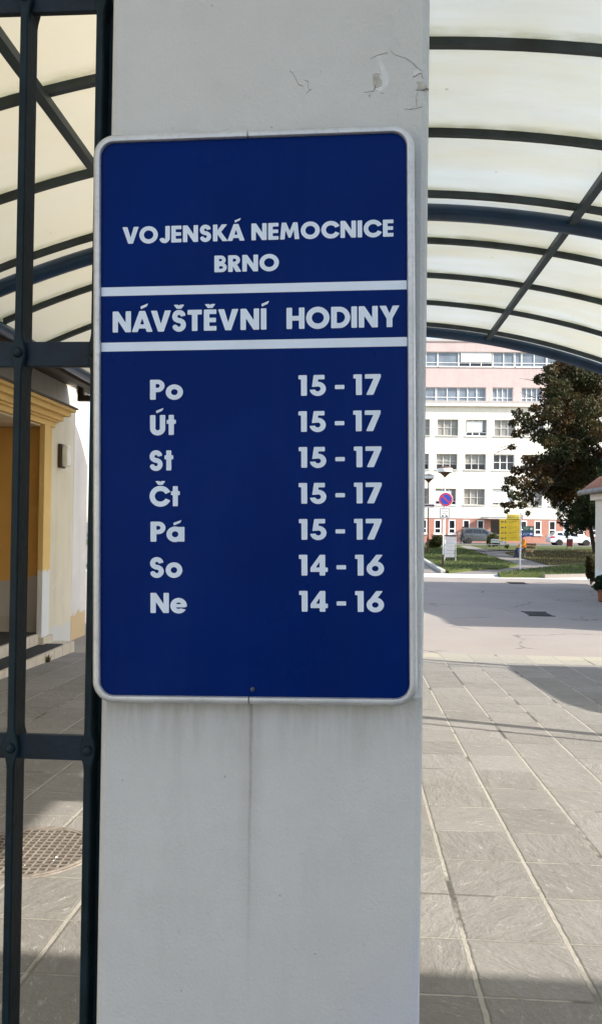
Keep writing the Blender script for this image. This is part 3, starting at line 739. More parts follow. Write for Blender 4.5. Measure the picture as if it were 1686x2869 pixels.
def bar_on(u0, v0, u1, v1, w, h):
    d = Vector((u1 - u0, v1 - v0)).normalized(); nn = Vector((-d.y, d.x)) * w
    q = [(u0 + nn.x, v0 + nn.y), (u0 - nn.x, v0 - nn.y), (u1 - nn.x, v1 - nn.y), (u1 + nn.x, v1 + nn.y)]
    q = [rot2(*p) for p in q]; mb.add([gpt(*p, h) for p in q] + [gpt(*p, .001) for p in q], [(0, 1, 2, 3), (0, 4, 5, 1), (1, 5, 6, 2), (2, 6, 7, 3), (3, 7, 4, 0)])
for c_, h_ in lines: bar_on(c_, -h_, c_, h_, .0042, .0062)
for c_, h_ in lines: bar_on(-h_, c_, h_, c_, .0042, .0068)
mb.build('grid', M['ironrib'], cover)
# litter lying on the cover and the slabs
lit = MB()
for u, v, w in ((.17, -.09, .013), (.165, -.13, .009), (-.12, .07, .008), (.05, -.19, .006)):
    p = rot2(u, v); a = rng.uniform(0, 6)
    lit.add([gpt(p[0] + w * math.cos(a + q) * (1 if i % 2 else .6), p[1] + w * math.sin(a + q) * (1 if i % 2 else .6), .0085 + .004 * (i % 2)) for i, q in enumerate((0, 1.5, 3, 4.4))], [(0, 1, 2, 3)])
M['paper'] = simple('paper_scrap', (.7, .7, .66), .8, 0, .1, 30)
tag(lit.build('paper_scraps', M['paper']), 'tiny white paper scraps on the rusty drain cover', 'litter', kind='stuff')

# grate and manhole in the road
def flat_iron(name, px, py, rx, ry, rect, label):
    p = onz(px, py, ZF); e = empty(name, (p.x, p.y, ZF), 0, label, 'drain cover')
    mb = MB(); n = 28
    if rect:
        mb.box(p.x - rx, p.x + rx, p.y - ry, p.y + ry, ZF - .01, ZF + .003); mb.build('plate', M['iron'], e)
        mb = MB()
        for i in range(9): x = p.x - rx + .03 + i * (2 * rx - .06) / 8; mb.box(x - .012, x + .012, p.y - ry + .02, p.y + ry - .02, ZF + .0031, ZF + .010)
        mb.box(p.x - rx - .03, p.x + rx + .03, p.y - ry - .05, p.y - ry, ZF - .01, ZF + .009); mb.box(p.x - rx - .03, p.x + rx + .03, p.y + ry, p.y + ry + .05, ZF - .01, ZF + .009)
        mb.build('grating', M['black'], e)
    else:
        mb.lathe([(rx, -.01), (rx, .004), (rx - .05, .005), (rx - .06, .002), (.02, .003)], (p.x, p.y, ZF), n); mb.build('plate', M['iron'], e)
        mb = MB(); mb.lathe([(rx + .001, -.01), (rx + .07, -.01), (rx + .07, .003), (rx + .001, .0045)], (p.x, p.y, ZF), n); mb.build('collar', M['apron'], e)
flat_iron('road_grate', 1505, 1720, .24, .36, True, 'dark rectangular grate in the grey road, nearer than the round cover')
flat_iron('manhole_cover', 1588, 1681.5, .27, .27, False, 'dark round manhole cover in the grey road beyond the grate')
flat_iron('gutter_grate', 1447, 1633.5, .28, .3, True, 'small dark gutter grate at the far edge of the road')

# ------------------------------------------------------------------ ochre gatehouse on the left
M['cream'] = m_wall('cream_plaster', (.60, .54, .40), (.66, .60, .47), (.56, .55, .51), .30)
M['pinkwhite'] = m_wall('pinkish_white_plaster', (.60, .565, .52), (.68, .645, .60), (.56, .42, .24), .42)
M['ochre'] = m_wall('ochre_moulding', (.62, .42, .16), (.69, .48, .19), (.64, .64, .62), 1.16)
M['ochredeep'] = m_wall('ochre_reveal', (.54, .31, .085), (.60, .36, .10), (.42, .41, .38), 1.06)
M['greyrender'] = m_wall('grey_stained_render', (.36, .34, .29), (.46, .43, .37))
def m_tile():
    m, t, bs = nt('cream_step_tile'); c, x, y, z = coords(t)
    f = mth(t, 'FRACT', mth(t, 'DIVIDE', y, .30)); d = mth(t, 'MINIMUM', f, mth(t, 'SUBTRACT', 1, f))
    n = noise(t, 12, 4, .6, c)
    col = mix(t, ramp(t, n, .3, .7), (.50, .44, .34), (.60, .53, .42)); col = mix(t, ramp(t, d, .012, .02, 1, 0), col, (.22, .19, .14))
    setc(t, bs, col); bs.inputs['Roughness'].default_value = .6; return m
M['tile'] = m_tile()
XW = -4.30; Y0, YN, YJ, YE = -9.0, 7.9, 10.66, 12.0   # wall plane, niche start, niche end (far jamb), wall end
H_L = 3.66
ZN = 2.86                                             # niche lintel
gh = empty('ochre_gatehouse', (XW - 2, 9, ZF), 0, 'cream gatehouse with ochre moulded doorway and steps on the left of the passage', 'gatehouse')
mb = MB()
mb.box(XW - 4, XW, Y0, YN, -.6, H_L); mb.box(XW - 4, XW - 1.21, YN + .001, YJ - .001, -.6, H_L); mb.box(XW - 1.209, XW, YN + .001, YJ - .001, ZN, H_L - .001)
mb.box(XW - 4, XW, YJ, 11.80, -.6, H_L); mb.build('wall', M['cream'], gh)
mb = MB(); mb.box(XW - 4.2, XW - .06, 11.801, 12.62, -.6, H_L); mb.build('wall', M['pinkwhite'], gh)['label'] = 'pinkish white end wall past the recess'
mb = MB(); mb.tube([(XW - .045, 11.86, -.3), (XW - .045, 11.86, H_L)], .045, 12); mb.build('downpipe', M['pinkwhite'], gh, smooth=True)
mb = MB(); mb.box(XW - 1.208, XW - 1.15, YN + .002, YJ - .05, ZF, ZN - .001); mb.build('door', simple('ochre_door', (.40, .21, .05), .5, 0, .2, 4), gh)
mb = MB(); mb.box(XW - 1.149, XW - .004, YJ - .012, YJ - .0012, ZF + .02, ZN - .002); mb.build('door_reveal', M['ochredeep'], gh)
mb = MB(); mb.box(XW - 1.149, XW - .004, YJ - .020, YJ - .0121, ZF + .30, ZF + .50); mb.box(XW - 1.149, XW - .004, YJ - .028, YJ - .0121, ZF + .501, ZF + .53); mb.build('skirting', M['greyrender'], gh)
mb = MB(); mb.box(XW + .0005, XW + .07, YJ - .16, YJ + .02, ZF + .16, ZN + .02); mb.box(XW + .0005, XW + .045, YJ + .0201, YJ + .16, ZF + .16, ZN + .021); mb.build('door_jamb', M['ochre'], gh)
mb = MB()
for (d, z0, z1) in ((.07, ZN + .0215, ZN + .09), (.11, ZN + .0901, ZN + .12), (.16, ZN + .1201, ZN + .19), (.24, ZN + .1901, ZN + .26), (.30, ZN + .2601, ZN + .30)):
    ex = .16 + d * .8
    mb.box(XW + .0006, XW + d, YN - ex, YJ + ex, z0, z1)
mb.build('cornice', M['ochre'], gh)
mb = MB(); mb.box(XW + .0006, XW + .33, YN - .42, YJ + .42, ZN + .3001, ZN + .325); mb.build('flashing', M['brownsteel'], gh)
mb = MB(); mb.box(XW + .001, XW + .02, Y0 + 1, 11.79, ZN + .38, H_L - .07); mb.build('frieze', M['greyrender'], gh)
mb = MB(); mb.loft([[(XW + .0015, y, H_L - .06), (XL - .05, y, zarc(XL, .05) - .02), (XL - .05, y, zarc(XL, .05) - .005), (XW + .0015, y, H_L - .045)] for y in (Y0, 11.42)]); mb.build('eaves_board', M['brownsteel'], gh)
mb = MB(); mb.box(XW - 4.3, XW + .10, Y0, 12.75, H_L + .001, H_L + .12); mb.build('roof', M['brownsteel'], gh)
mb = MB(); mb.box(XW + .0005, XW + .10, YJ - .17, YJ + .20, ZF + .156, ZF + .26); mb.build('plinth', M['tile'], gh)
# steps
SX1, SX2 = -3.93, -4.27; ST = .155
mb = MB(); mb.box(XW + .0004, SX1, YN - .3, 10.95, ZF - .2, ZF + ST); mb.box(XW - 1.148, XW + .0003, YN + .003, YJ - .03, ZF - .2, ZF + ST); mb.build('step', M['tile'], gh)
mb = MB(); mb.box(XW - 1.147, SX2, YN + .004, YJ - .06, ZF + ST + .001, ZF + 2 * ST); mb.build('step', M['tile'], gh)
for x0, x1, y0, y1, z in ((SX2 + .004, SX1 - .035, YN - .2, 10.60, ZF + ST), (XW - 1.0, SX2 - .04, YN + .1, YJ - .12, ZF + 2 * ST)):
    mb = MB(); mb.box(x0, x1, y0, y1, z + .0015, z + .012)
    o = mb.build('doormat', M['mat']); tag(o, 'black rubber mat on the ' + ('lower' if z < ZF + .2 else 'upper') + ' step of the ochre doorway', 'doormat')
    L = Vector(((x0 + x1) / 2, (y0 + y1) / 2, z)); o.location = L
    for v in o.data.vertices: v.co -= L
# bulkhead lamp
lp = at(172, 1278, 11.25); lx = XW + .001
lamp = empty('bulkhead_lamp', (lx, 11.25, lp.z), 0, 'white rectangular bulkhead lamp on the cream wall beside the ochre doorway', 'wall lamp')
mb = MB(); mb.box(lx, lx + .05, 11.25 - .10, 11.25 + .10, lp.z - .175, lp.z + .175); mb.build('backplate', M['brownsteel'], lamp, bevel=.01)
mb = MB(); mb.box(lx + .051, lx + .145, 11.25 - .085, 11.25 + .085, lp.z - .155, lp.z + .155); mb.build('diffuser', M['whiteplastic'], lamp, bevel=.025)
# weed growing at the foot of the step
M['weed'] = m_leaf('dry_weed', (.10, .09, .03), (.14, .09, .03), (.07, .08, .02), 20)
def tuft(name, p, h, n, mat, label, cat, spread=.5, w=.012, group=None):
    mb = MB(); p = Vector(p)
    for i in range(n):
        a = rng.uniform(0, 6.28); l = h * rng.uniform(.5, 1.0); s_ = rng.uniform(.1, spread)
        d = Vector((math.cos(a) * s_, math.sin(a) * s_, 1)).normalized(); sd = Vector((-math.sin(a), math.cos(a), 0)) * w
        b0 = p + Vector((rng.uniform(-.02, .02), rng.uniform(-.02, .02), 0)); m_ = b0 + d * l * .6; e_ = b0 + d * l + Vector((math.cos(a), math.sin(a), -.3)) * l * .25 * s_
        mb.add([b0 - sd, b0 + sd, m_ + sd * .8, m_ - sd * .8, e_], [(0, 1, 2, 3), (3, 2, 4)])
    o = mb.build(name, mat); o.location = p
    for v in o.data.vertices: v.co -= p
    return tag(o, label, cat, group)
wp = onz(136, 1862, ZF)
tuft('weed', (SX1 + .02, wp.y, ZF), .16, 26, M['weed'], 'small dry weed at the foot of the cream tiled step', 'weed')
# ------------------------------------------------------------------ lawns and paths
def grass_tones(t, c, x, y, z, col):  # yellowish and brown tone variation in the grass
    n = noise(t, 24, 4, .65, c); n2 = noise(t, .8, 4, .6, c)
    col = mix(t, ramp(t, n2, .5, .72, 0, .55), col, (.095, .075, .028))
    return mix(t, ramp(t, n, .5, .8, 0, .6), col, (.17, .17, .05))
M['grass'] = m_ground('lawn_grass', (.046, .070, .013), (.080, .100, .022), .9, 14, .8, extra=grass_tones)
M['drygrass'] = m_ground('dry_brown_grass', (.078, .068, .022), (.105, .090, .030), 1.1, 14, .8)
M['path'] = m_ground('gravelly_path', (.215, .190, .165), (.28, .25, .22), .9, 30, .4)
M['blade'] = m_leaf('grass_blade', (.050, .082, .015), (.084, .108, .025), (.14, .135, .045), 3)
ZL = ZF + .10
za = lambda x, y: (1170 + x * .3484, 1250 + y * .3484)
def lawn(name, pts, z, mat, kind='structure', thick=.2, tufts=0):
    P = [onz(*za(*p), z) for p in pts]; mb = MB()
    mb.prism([(p.x, p.y) for p in P], lambda a, b: (a, b, z), lambda a, b: (a, b, z - thick))
    o = mb.build(name, mat); tag(o, kind=kind); return P
sheet('path', [STR1 + .004, 90], -40, 60, .012, M['path'])
l1 = lawn('lawn', [(-60, 800), (-30, 845), (60, 905), (150, 960), (222, 1000), (250, 1003), (330, 996), (450, 984), (560, 975), (640, 978), (790, 952), (800, 946), (720, 925), (660, 906), (560, 875), (470, 848), (400, 830), (320, 819), (180, 820), (60, 812)], ZL, M['grass'])
l2 = lawn('lawn', [(640, 1018), (700, 1006), (850, 990), (1000, 972), (1200, 953), (1420, 938), (1800, 905), (1800, 1020), (1420, 1026), (1000, 1036), (660, 1034)], ZL, M['grass'])
l3 = lawn('lawn', [(700, 852), (900, 838), (1430, 838), (1900, 838), (1900, 905), (1430, 918), (1180, 936), (1050, 944), (980, 928), (900, 905), (800, 880)], ZL, M['drygrass'])
sheet('lawn_verge', [62, 79], -40, 60, .06, M['grass'])
l4 = lawn('lawn', [(-300, 790), (60, 800), (200, 815), (330, 812), (330, 797), (160, 783), (-300, 770)], ZF + .08, M['grass'])
sheet('car_park', [79.1, 94], -60, 80, .02, M['asphalt'])
# trodden path from the front lawns towards the parked van
pw = [onz(*za(*p), ZF + .066) for p in ((330, 802), (420, 800), (520, 826), (640, 838), (500, 842), (400, 826))]
mb = MB(); mb.add([p for p in pw], [tuple(range(len(pw)))]); tag(mb.build('footpath', M['path']), kind='structure')
# kerb round the left lawn
def kerb(name, pts, z, label, w=.12, mat=M['concrete']):
    P = [onz(*za(*p), z) for p in pts]; mb = MB(); L = []; Rr = []
    for i, p in enumerate(P):
        d = (P[min(i + 1, len(P) - 1)] - P[max(0, i - 1)]); d.z = 0; d.normalize(); nn = Vector((-d.y, d.x, 0)) * w
        L.append(p + nn * .0 ); Rr.append(p - nn * 2)
    mb.loft([[(a.x, a.y, z + .03), (b.x, b.y, z + .03), (b.x, b.y, z - .2), (a.x, a.y, z - .2)] for a, b in zip(L, Rr)])
    o = mb.build(name, mat); tag(o, label, 'kerb'); return o
kerb('kerb', [(-60, 806), (-30, 850), (60, 908), (150, 963), (222, 1001)], ZL, 'pale concrete kerb along the slanting left edge of the lawn', .09)
kerb('kerb', [(1000, 1038), (1200, 1034), (1420, 1029), (1800, 1022)], ZL, 'pale broken kerb along the road in front of the right lawn', .07, M['path'])
# grass blades along the near lawns: uncountable
mb = MB()
def blades(P, n, h, z, w=.014):
    xs = [p.x for p in P]; ys = [p.y for p in P]; k = 0
    poly = [(p.x, p.y) for p in P]
    def inside(x, y):
        c = False
        for i in range(len(poly)):
            a, b = poly[i], poly[(i + 1) % len(poly)]
            if (a[1] > y) != (b[1] > y) and x < (b[0] - a[0]) * (y - a[1]) / (b[1] - a[1]) + a[0]: c = not c
        return c
    while k < n:
        x, y = rng.uniform(max(-9, min(xs)), min(22, max(xs))), rng.uniform(min(ys), max(ys)); k += 1
        if not inside(x, y): continue
        a = rng.uniform(0, 6.28); l = h * rng.uniform(.4, 1.1); lean = rng.uniform(0, .7)
        p = Vector((x, y, z)); s_ = Vector((math.cos(a), math.sin(a), 0)) * w; e = p + Vector((math.sin(a) * lean * l, -math.cos(a) * lean * l, l))
        mb.add([p - s_, p + s_, e], [(0, 1, 2)])
blades(l1, 14000, .09, ZL); blades(l2, 14000, .09, ZL)
tag(mb.build('grass', M['blade']), 'short grass blades on the lawns beyond the road', 'grass', kind='stuff')
mb = MB(); blades(l3, 12000, .10, ZL, .02)
M['bladedry'] = m_leaf('dry_blade', (.095, .072, .024), (.12, .09, .032), (.07, .07, .02), 3)
tag(mb.build('dry_grass', M['bladedry']), 'brownish dry grass on the lawn behind the signpost', 'grass', kind='stuff')

# ------------------------------------------------------------------ hospital block
YF = 95.0; KF = YF / F
fb = at(1200, 1475, YF)
hosp = empty('hospital_block', (fb.x, fb.y, ZF), .037, 'long white hospital block with pink upper storeys and pink ground floor behind the parked cars', 'hospital')
M['fwhite'] = m_wall('warm_white_render', (.74, .695, .60), (.80, .76, .67))  # warm white plaster colour
M['fpink'] = m_wall('pink_render', (.50, .395, .375), (.56, .445, .42))
M['fbrick'] = m_wall('brick_pink_render', (.42, .20, .15), (.48, .24, .18))
M['fgrey'] = m_wall('grey_coping', (.42, .38, .36), (.48, .44, .42))
M['framew'] = simple('window_frame_white', (.78, .78, .76), .5, 0, .05, 2)
M['frameg'] = simple('window_frame_beige', (.50, .48, .44), .6, 0, .1, 2)
M['panec'] = simple('curtained_pane', (.25, .24, .22), .25, 0, .25, 1.1)
M['paned'] = simple('open_dark_pane', (.018, .018, .024), .15, 0, .3, 1.1)
M['paneb'] = simple('bluish_pane', (.17, .20, .235), .15, 0, .3, .6)
M['blind'] = simple('white_roller_blind', (.74, .75, .74), .7, 0, .04, 3)
U = lambda px: (px - 1200) * KF
V = lambda py: 1.85 + (1475 - py) * KF
RD = .30                                              # depth of the reveals
class HB(MB):
    """boxes in the block's own frame: u along the front, d behind the front, v up"""
    def b(s, u0, u1, d0, d1, v0, v1): s.box(u0, u1, d0, d1, v0, v1)
def hpart(mb, name, mat, parent=hosp): return mb.build(name, mat, parent, world=False)
UA, UB = -30.0, 44.0
def wall_with_holes(name, mat, v0, v1, holes, d0=0.0, d1=.6):
    """storey wall: piers and spandrels butted round the openings (u0,u1,w0,w1), all in one row"""
    mb = HB(); w0, w1 = holes[0][2], holes[0][3]
    mb.b(UA, UB, d0, d1, v0, w0); mb.b(UA, UB, d0, d1, w1, v1)
    xs = UA
    for h in sorted(holes): mb.b(xs, h[0], d0, d1, w0, w1); xs = h[1]
    mb.b(xs, UB, d0, d1, w0, w1); return hpart(mb, name, mat)
def window(u0, u1, v0, v1, nx_, ny_, style, d=RD, bar=.075, d0=0.0):
    fm = {'w': M['framew'], 'g': M['frameg']}[style[0]]
    mb = HB(); t = bar
    mb.b(u0, u1, d, d + .08, v0, v0 + t); mb.b(u0, u1, d, d + .08, v1 - t, v1); mb.b(u0, u0 + t, d, d + .08, v0 + t, v1 - t); mb.b(u1 - t, u1, d, d + .08, v0 + t, v1 - t)
    us = [u0 + (u1 - u0) * i / nx_ for i in range(1, nx_)]; 
    for u in us: mb.b(u - t * .75, u + t * .75, d + .002, d + .078, v0 + t, v1 - t)
    hs = style[2] if len(style) > 2 else [.5] if ny_ == 2 else []
    cuts = [u0 + t] + [x for u in us for x in (u - t * .75, u + t * .75)] + [u1 - t]
    for h in hs:
        for i in range(0, len(cuts), 2): mb.b(cuts[i], cuts[i + 1], d + .003, d + .077, v0 + (v1 - v0) * h - t * .5, v0 + (v1 - v0) * h + t * .5)
    mb.b(u0 - .12, u1 + .12, d0 - .10, d - .001, v0 - .13, v0 - .001)      # sill
    w = hpart(mb, 'window', fm)
    pm = {'c': M['panec'], 'd': M['paned'], 'b': M['paneb'], 'm': M['panec']}[style[1]]
    mb = HB(); mb.b(u0, u1, d + .085, d + .11, v0, v1); hpart(mb, 'pane', pm, w)
    if style[1] == 'm':     # lower lights open and dark
        mb = HB(); mb.b(u0 + t, u1 - t, d + .055, d + .07, v0 + t, v0 + (v1 - v0) * .33); hpart(mb, 'open_light', M['paned'], w)
    return w
def blind(w, u0, u1, v0, v1, d=RD): mb = HB(); mb.b(u0, u1, d - .06, d - .03, v0, v1); hpart(mb, 'blind', M['blind'], w)
PU = 78.7 * KF; WW = 57.5 * KF
u_of = lambda px_left, k: U(px_left) + k * PU
rows = [(V(1414), V(1369.5), 1217.9), (V(1316.5), V(1273), 1219.9), (V(1222), V(1177), 1221.7)]
KS = [k for k in range(-8, 15)]
tops = [V(1452), V(1343), V(1247), V(1153)]
for r, (v0, v1, pl) in enumerate(rows):
    holes = []
    for k in KS:
        u0 = U(pl + (1475 - 1400) * 0) + k * PU; holes.append((u0, u0 + WW, v0, v1))
        if abs(k) > 9 or k > 9: continue
        st = ('g', 'c'); nx_ = 3; hs = [.5]
        if r == 0: st = ('g', 'c', [.46])
        if r == 1: st = ('g', 'm', [.36, .55])
        if r == 2: st = ('g', 'c', [.5])
        if (r, k) == (1, 2): st = ('w', 'd', [.5])
        if (r, k) == (1, 1): st = ('g', 'm', [.4])
        if (r, k) in ((2, 1), (0, 0)): st = ('w', 'm', [.22])
        w = window(u0, u0 + WW, v0, v1, nx_, 2, st)
        if (r, k) == (2, 1): blind(w, u0 + .15, u0 + WW - .45, v0 + .5, v1 - .18)
        if (r, k) == (0, 0): blind(w, u0 + .1, u0 + WW - .55, v0 + .45, v1 - .25)
        if (r, k) == (0, 2): blind(w, u0 + .08, u0 + WW - .08, v0 + .3, v1 - .1)
        if (r, k) in ((1, -2), (0, -3), (2, 5), (1, 6)): blind(w, u0 + .1, u0 + WW - .1, v0 + .7, v1 - .1)
    wall_with_holes('wall', M['fwhite'], tops[r] + .0005 if r else tops[0], tops[r + 1], holes)
# cornice and set-back pink storeys
mb = HB(); mb.b(UA, UB, -.02, .6, tops[3] + .001, V(1141)); hpart(mb, 'frieze', M['fwhite'])
mb = HB(); mb.b(UA, UB, -.45, .6, V(1141) + .001, V(1133)); hpart(mb, 'cornice', M['fwhite'])
mb = HB(); mb.b(UA, UB, -.46, 1.6, V(1133) + .001, V(1126)); hpart(mb, 'coping', M['fgrey'])
DB = 1.3                                              # set-back
def pinkwall(v0, v1, holes): wall_with_holes('wall', M['fpink'], v0, v1, holes, DB, DB + .6)
rib_end = U(1361)
P1 = (V(1120.5), V(1081.5))
holes = [(U(1000), rib_end, *P1)] + [(U(1379) + k * 81.5 * KF, U(1436.5) + k * 81.5 * KF, *P1) for k in range(8)]
pinkwall(V(1126) + .001, V(1050), holes)
for a, b, n in ((1000, 1160, 6), (1160, 1221, 2), (1222.5, 1283, 2), (1284.5, 1361, 3)):
    window(U(a), U(b), *P1, n, 2, ('w', 'b', [.28]), DB + .2, .065, DB)
for k in range(5): window(*holes[1 + k][:2], *P1, 4, 2, ('w', 'b', [.26]), DB + .25, .07, DB)
P2 = (V(1022.5), V(981.5))
pinkwall(V(1050) + .001, V(953), [(U(1000), U(1700), *P2)])
for a, b, n, m_ in ((1000, 1160, 6, 0), (1160, 1225, 2, 0), (1226, 1284, 1, 0), (1285, 1379, 3, 1), (1380.5, 1440, 2, 0), (1441.5, 1460, 1, 0), (1461, 1530, 2, 0), (1531, 1700, 6, 0)):
    w = window(U(a), U(b), *P2, n, 2, ('w', 'd' if m_ else 'b', [.26]), DB + .2, .065, DB)
    if m_: blind(w, U(a) + .2, U(b) - .15, P2[0] + .55, P2[1] - .02, DB + .2)
mb = HB(); mb.b(UA, UB, DB - .12, DB + 12, V(953) + .001, V(946)); hpart(mb, 'roof', M['fgrey'])
mb = HB(); mb.b(UA, UB, 1.61, 14, 0, V(1126)); mb.b(UA, UB, DB + .61, 12, V(1126) + .002, V(953) - .01); hpart(mb, 'rear_block', M['fwhite'])
# ground floor
G1 = (V(1495), V(1456)); GP = 39.35 * KF; GW = 15.3 * KF
gh_ = [(U(1217.6 + 39.35 * k), U(1217.6 + 39.35 * k) + GW, *G1) for k in range(-16, 15) if k not in (4, 5)]
door_u = (U(1371), U(1402))
holes = sorted(gh_ + [(door_u[0], door_u[1], *G1)])
wall_with_holes('wall', M['fbrick'], -.2, V(1452) - .001, holes, .05, .6)['label'] = 'brick pink ground floor wall'
for i, h in enumerate(gh_):
    if i > 26: break
    w = window(h[0] - .08, h[1] + .08, h[2], h[3], 1, 2, ('w', 'd', [.36]), .04, .12, .05)
mb = HB(); mb.b(*door_u, .5, .59, 0, V(1456)); hpart(mb, 'entrance_door', M['paned'])
mb = HB(); mb.b(U(1350), U(1412), -2.6, .04, V(1452.5), V(1448)); mb.b(U(1348), U(1413), -2.7, .04, V(1447.9), V(1445.5)); hpart(mb, 'entrance_canopy', M['framew'])

# ------------------------------------------------------------------ tiled guardhouse on the right
ghp = onz(1665, 1650, ZF); gx, gy = ghp.x, ghp.y - 11.0; GD = 11.0; GW_ = 5.0
guard = empty('tiled_guardhouse', (gx + 2, gy + 2, ZF), 0, 'small cream guardhouse with red tiled roof and gutter at the right edge', 'guardhouse')
M['gcream'] = m_wall('cream_wall_peeling', (.62, .54, .44), (.68, .60, .50), (.66, .63, .60), .62)
def m_roof():
    m, t, bs = nt('red_roof_tiles'); c, x, y, z = coords(t)
    s1 = mth(t, 'SINE', mth(t, 'MULTIPLY', y, 2 * math.pi / .22)); n = noise(t, 9, 4, .6, c)
    f = mth(t, 'FRACT', mth(t, 'DIVIDE', x, .33))
    col = mix(t, ramp(t, n, .3, .7), (.30, .115, .06), (.42, .19, .11)); col = mix(t, ramp(t, f, .0, .12, .7, 0), col, (.10, .05, .035))
    setc(t, bs, col); bs.inputs['Roughness'].default_value = .8; bump(t, bs, s1, .8, .04); return m
M['rooftile'] = m_roof()
he = 1.55 + (1478 - 1379) * (gy + GD) / F - ZF               # eaves height
mb = MB(); mb.box(gx, gx + 5, gy, gy + GD, ZF - .2, ZF + he - .25); mb.build('wall', M['gcream'], guard)
mb = MB(); mb.box(gx - .13, gx + 5.1, gy - .13, gy + GD + .1, ZF + he - .249, ZF + he - .06); mb.build('cornice', M['gcream'], guard)
mb = MB(); o_ = .30; zr = ZF + he + .02; rh = 2.3
mb.add([(gx - o_, gy - o_, zr), (gx + 5 + o_, gy - o_, zr), (gx + 5 + o_, gy + GD + o_, zr), (gx - o_, gy + GD + o_, zr), (gx + 2.5, gy + 2.4, zr + rh), (gx + 2.5, gy + GD - 2.4, zr + rh)], [(0, 1, 4), (1, 2, 5, 4), (2, 3, 5), (3, 0, 4, 5), (0, 3, 2, 1)])
roof = mb.build('roof', M['rooftile'], guard)
mb = MB()
for k in range(54):
    y = gy - .28 + k * .215; mb.tube([(gx - o_ - .03, y, zr + .03), (gx - o_ + .5, y, zr + .03 + .5 * rh / 2.8)], .055, 8)
mb.build('eaves_tiles', M['rooftile'], guard, smooth=True)
M['zinc'] = simple('weathered_zinc', (.19, .18, .165), .6, .3, .3, 4)
mb = MB()
for a, b in (((gx - o_ - .12, gy - o_ - .06), (gx + 5.4, gy - o_ - .06)), ((gx - o_ - .06, gy - o_ - .0), (gx - o_ - .06, gy + GD + o_ + .1))):
    mb.tube([(*a, zr - .02), (*b, zr - .02)], .075, 12)
mb.build('gutter', M['zinc'], guard, smooth=True)
mb = MB(); mb.box(gx + 1.6, gx + 2.8, gy - .03, gy + .05, ZF + .95, ZF + 2.15); w = mb.build('window', M['framew'], guard)
mb = MB(); mb.box(gx + 1.7, gx + 2.7, gy - .04, gy - .031, ZF + 1.05, ZF + 2.05); mb.build('pane', M['glassdark'], w)

# ------------------------------------------------------------------ unseen building to the right of the gate, added to shade the gate
side = empty('shade_lodge', (7, -3, 0), 0, 'plain pale unseen building added right of the gate to shade it', 'gatehouse')
mb = MB(); mb.box(4.38, 9.5, -9, .62, -.2, 3.74); mb.build('wall', M['cream'], side)
mb = MB(); mb.box(4.34, 9.6, -9.1, .68, 3.741, 3.86); mb.build('roof', M['zinc'], side)
mb = MB(); mb.box(4.35, 4.379, -4.6, -3.4, .9, 2.2); w = mb.build('window', M['framew'], side); mb = MB(); mb.box(4.342, 4.349, -4.5, -3.5, 1.0, 2.1); mb.build('pane', M['glassdark'], w)
# ------------------------------------------------------------------ trees and shrubs
def leaves(clumps, n, size, jit=.55):
    """leaf-sized folded faces spread through overlapping clumps (x,y,z,rx,ry,rz)"""
    C = np.array(clumps, float); wts = C[:, 3] * C[:, 5]; wts = wts / wts.sum()
    idx = rng.choice(len(C), n, p=wts)
    d = rng.normal(size=(n, 3)); d /= np.linalg.norm(d, axis=1)[:, None]
    rad = rng.uniform(.25, 1, n) ** .5 * rng.uniform(.8, 1.08, n)
    p = C[idx, :3] + d * rad[:, None] * C[idx, 3:6]
    a = rng.normal(size=(n, 3)); a /= np.linalg.norm(a, axis=1)[:, None]
    b = np.cross(a, rng.normal(size=(n, 3))); b /= np.linalg.norm(b, axis=1)[:, None]
    s_ = size * rng.uniform(.55, 1.25, n)[:, None]
    nrm = np.cross(a, b)
    v = np.stack([p - a * s_, p + b * s_ * jit + nrm * s_ * .15, p + a * s_, p - b * s_ * jit + nrm * s_ * .15], 1).reshape(-1, 3)
    f = np.arange(4 * n).reshape(-1, 4)
    return v, f
def leafmesh(name, clumps, n, size, mat, parent, jit=.55):
    v, f = leaves(clumps, n, size, jit); L = np.array(parent.location if parent else (0, 0, 0))
    me = bpy.data.meshes.new(name); me.from_pydata((v - L).tolist(), [], f.tolist()); me.materials.append(mat)
    o = bpy.data.objects.new(name, me); COL.objects.link(o); o.parent = parent; return o
M['bark'] = simple('tree_bark', (.045, .034, .024), .95, 0, .4, 6, .6, 30)
M['leafbrown'] = m_leaf('autumn_brown_leaf', (.068, .034, .010), (.024, .034, .009), (.070, .055, .015), .5)
M['leafgreen'] = m_leaf('dark_green_leaf', (.012, .024, .007), (.022, .040, .010), (.034, .055, .015), .6)
M['leafbright'] = m_leaf('fresh_green_leaf', (.06, .10, .02), (.08, .13, .03), (.10, .13, .035), .8)
M['leafshrub'] = m_leaf('shrub_leaf', (.050, .062, .016), (.075, .080, .022), (.095, .070, .025), 2)
M['leafpot'] = m_leaf('evergreen_leaf', (.010, .022, .008), (.016, .032, .012), (.03, .05, .02), 6)
M['leafolive'] = m_leaf('olive_leaf', (.040, .032, .008), (.060, .046, .012), (.035, .040, .012), 3)

